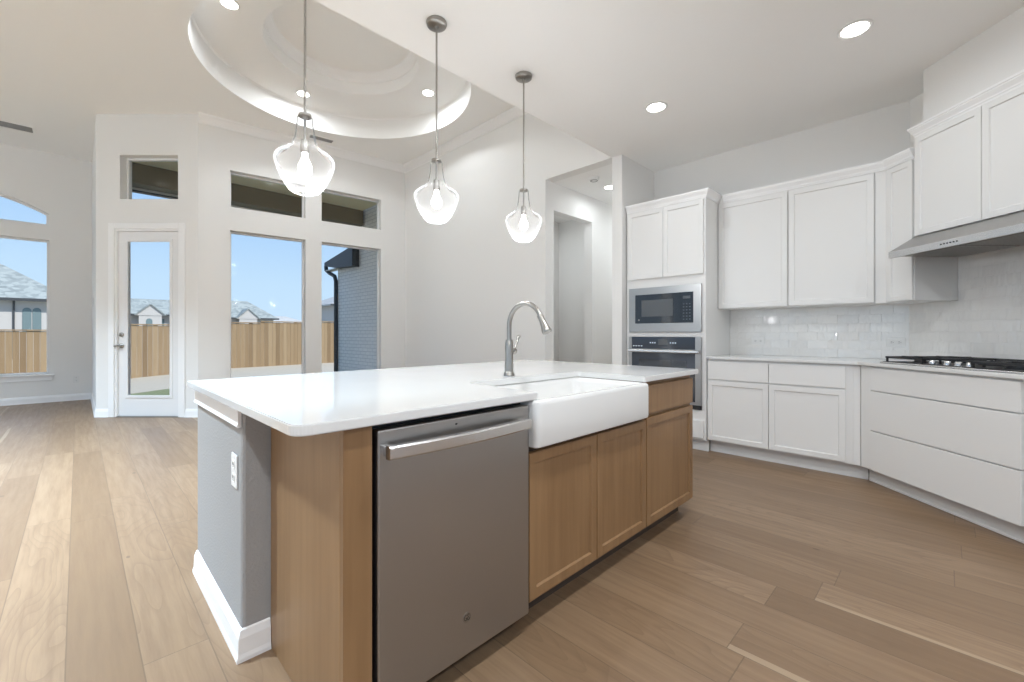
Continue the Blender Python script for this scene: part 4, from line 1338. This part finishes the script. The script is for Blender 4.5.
obj('downspout', bm, M['gutter'], wing, smooth=True, label='black downspout')

# fence: sections stepping down with the ground
FY = 19.5
def fence(x0, x1, ztop, label):
    t = thing('wood_fence_section', label, 'fence', (x0, FY, 0), 0, 'cedar fence round the yard')
    bm = bmesh.new()
    n = int(round((x1 - x0) / .14)); w = (x1 - x0) / n
    for i in range(n):
        zb = gz(x0 + i * w) - .02
        dz = random.Random(i * 7 + int(x0 * 10)).uniform(-.012, .012)
        add_box(bm, i * w + .003, (i + 1) * w - .003, 0, .018, zb, ztop + dz)
    obj('boards', bm, M['fence'], t)
    bm = bmesh.new(); add_box(bm, 0, x1 - x0, -.03, .05, ztop + .012, ztop + .05)
    obj('cap_rail', bm, M['fence'], t)
    for x in (.05, x1 - x0 - .15):
        obj('post', bx(x, x + .09, .020, .11, gz(x0 + x) - .05, ztop - .0), M['fence'], t)
    return t
xsF = [(-9.0, -5.4, 1.02), (-5.4, -2.9, 1.12), (-2.9, -.4, 1.21), (-.4, 1.0, 1.30), (1.0, 3.1, 1.42), (3.1, 5.2, 1.54), (5.2, 7.3, 1.60), (7.3, 9.8, 1.64), (9.8, 13.5, 1.66)]
fl_ = ['cedar fence section hidden left of the large living room window', 'low cedar fence section past the edge of the living room window', 'cedar fence section seen through the living room window',
       'short cedar fence section between the living room window and patio door views', 'cedar fence section seen through the patio door glass', 'cedar fence section at the left of the nook window view',
       'cedar fence section in the middle of the nook window view', 'cedar fence section behind the black downspout', 'cedar fence section behind the brick wing']
for (a, b, z), l_ in zip(xsF, fl_): fence(a, b, z, l_)

# neighbouring houses
def house(label, x0, x1, y0, y1, ez, rz, roof, hip=True, over=.5, wins=(), gables=(), zg=-.8, ridge_in=None):
    t = thing('neighbor_house', label, 'house', (x0, y0, 0), 0, 'houses beyond the fence')
    w, dp = x1 - x0, y1 - y0
    obj('wall', bx(0, w, 0, dp, zg, ez), M['housewhite'], t)
    bm = bmesh.new()
    a, b, c, d = (-over, -over), (w + over, -over), (w + over, dp + over), (-over, dp + over)
    lo = [bm.verts.new((x, y, ez)) for x, y in (a, b, c, d)]
    lo2 = [bm.verts.new((x, y, ez - .15)) for x, y in (a, b, c, d)]
    ins = (ridge_in if ridge_in is not None else dp * .5) if hip else -over
    r0 = bm.verts.new((ins, dp / 2, rz)); r1 = bm.verts.new((w - ins, dp / 2, rz))
    bm.faces.new((lo[0], lo[1], r1, r0)); bm.faces.new((lo[2], lo[3], r0, r1)); bm.faces.new((lo[1], lo[2], r1)); bm.faces.new((lo[3], lo[0], r0))
    for i in range(4):
        j = (i + 1) % 4; bm.faces.new((lo2[i], lo2[j], lo[j], lo[i]))
    bm.faces.new(list(reversed(lo2)))
    bmesh.ops.recalc_face_normals(bm, faces=bm.faces)
    obj('roof', bm, M[roof], t)
    bm = bmesh.new(); add_box(bm, -over - .05, w + over + .05, -over - .08, -over - .005, ez - .17, ez + .02)
    obj('gutter', bm, M['gutter'], t)
    for gx, gw, gzp in gables:
        bm = bmesh.new()
        P3 = [(gx - gw / 2, ez - .15), (gx + gw / 2, ez - .15), (gx, gzp)]
        a = [bm.verts.new((x, -over - .5, z)) for x, z in P3]; b = [bm.verts.new((x, dp / 2, z)) for x, z in P3]
        bm.faces.new(a); bm.faces.new(list(reversed(b)))
        for i in range(3):
            j = (i + 1) % 3; bm.faces.new((a[i], a[j], b[j], b[i]))
        bmesh.ops.recalc_face_normals(bm, faces=bm.faces)
        gg = obj('gable', bm, M['housewhite'], t)
        obj('gable_wall', bx(gx - gw / 2 + .3, gx + gw / 2 - .3, -over - .45, 0, zg, ez - .151), M['housewhite'], t)
        bm = bmesh.new()
        for p, q2 in ((P3[0], P3[2]), (P3[1], P3[2])):
            dx, dz = q2[0] - p[0], q2[1] - p[1]; Ln = math.hypot(dx, dz); nxx, nzz = -dz / Ln * .10, dx / Ln * .10
            if nzz < 0: nxx, nzz = -nxx, -nzz
            pp = [(p[0], p[1]), (q2[0], q2[1]), (q2[0] + nxx, q2[1] + nzz), (p[0] + nxx, p[1] + nzz)]
            a = [bm.verts.new((x, -over - .62, z)) for x, z in pp]; b = [bm.verts.new((x, dp / 2 - .1, z)) for x, z in pp]
            bm.faces.new(a); bm.faces.new(list(reversed(b)))
            for i in range(4):
                j = (i + 1) % 4; bm.faces.new((a[i], a[j], b[j], b[i]))
        bmesh.ops.recalc_face_normals(bm, faces=bm.faces)
        obj('gable_roof', bm, M['roofgrey'] if roof == 'roofgrey' else M[roof], gg)
    for wx, ww, wz0, wz1, yo, arched in wins:
        pts = [(wx - ww / 2, wz0), (wx + ww / 2, wz0)]
        if arched: pts += [(wx + ww / 2 * math.cos(PI * i / 8), wz1 - ww / 2 + ww / 2 * math.sin(PI * i / 8)) for i in range(9)]
        else: pts += [(wx + ww / 2, wz1), (wx - ww / 2, wz1)]
        bm = bmesh.new()
        a = [bm.verts.new((x, yo - .03, z)) for x, z in pts]; b = [bm.verts.new((x, yo - .001, z)) for x, z in pts]
        bm.faces.new(a); bm.faces.new(list(reversed(b)))
        for i in range(len(pts)):
            j = (i + 1) % len(pts); bm.faces.new((a[i], a[j], b[j], b[i]))
        bmesh.ops.recalc_face_normals(bm, faces=bm.faces)
        obj('window', bm, M['hwin'], t)
    return t
hA = house('cream house with grey hip roof and arched windows beyond the living room window', -12, -.6, 45, 57, 3.55, 7.4, 'roofgrey', wins=[(12 - 2.50, .42, 1.2, 2.95, 0, True), (12 - 2.03, .42, 1.2, 2.95, 0, True)], ridge_in=5.0)
bm = bmesh.new(); add_tube(bm, [(12 - 3.1, -.06, 3.5), (12 - 3.1, -.06, -.6)], .05, 8); obj('downspout', bm, M['gutter'], hA)
house('long house with two small front gables beyond the patio door', -.4, 10.7, 58, 64, 3.15, 4.9, 'roofgrey', ridge_in=2.0, gables=[(5.6, 2.4, 4.1), (8.4, 1.8, 3.7)], wins=[(5.5, .5, 1.6, 2.7, -.96, True), (6.7, .22, 1.6, 2.7, -.0, False), (8.3, .35, 1.6, 2.6, -.96, False)])
house('house with steep grey hip roof left in the nook window view', 12.2, 18.6, 64, 71.5, 3.2, 5.6, 'roofgrey', ridge_in=2.2, gables=[(3.2, 2.6, 4.3)])
house('low pale-roofed house in the middle of the nook window view', 17.0, 27.0, 73, 80, 2.6, 4.0, 'roofpale', ridge_in=3.0)
house('pale house beside the black downspout', 18.4, 26, 44, 51, 4.15, 5.9, 'roofpale', ridge_in=3.2, wins=[(.9, .5, 2.3, 3.3, 0, False)])
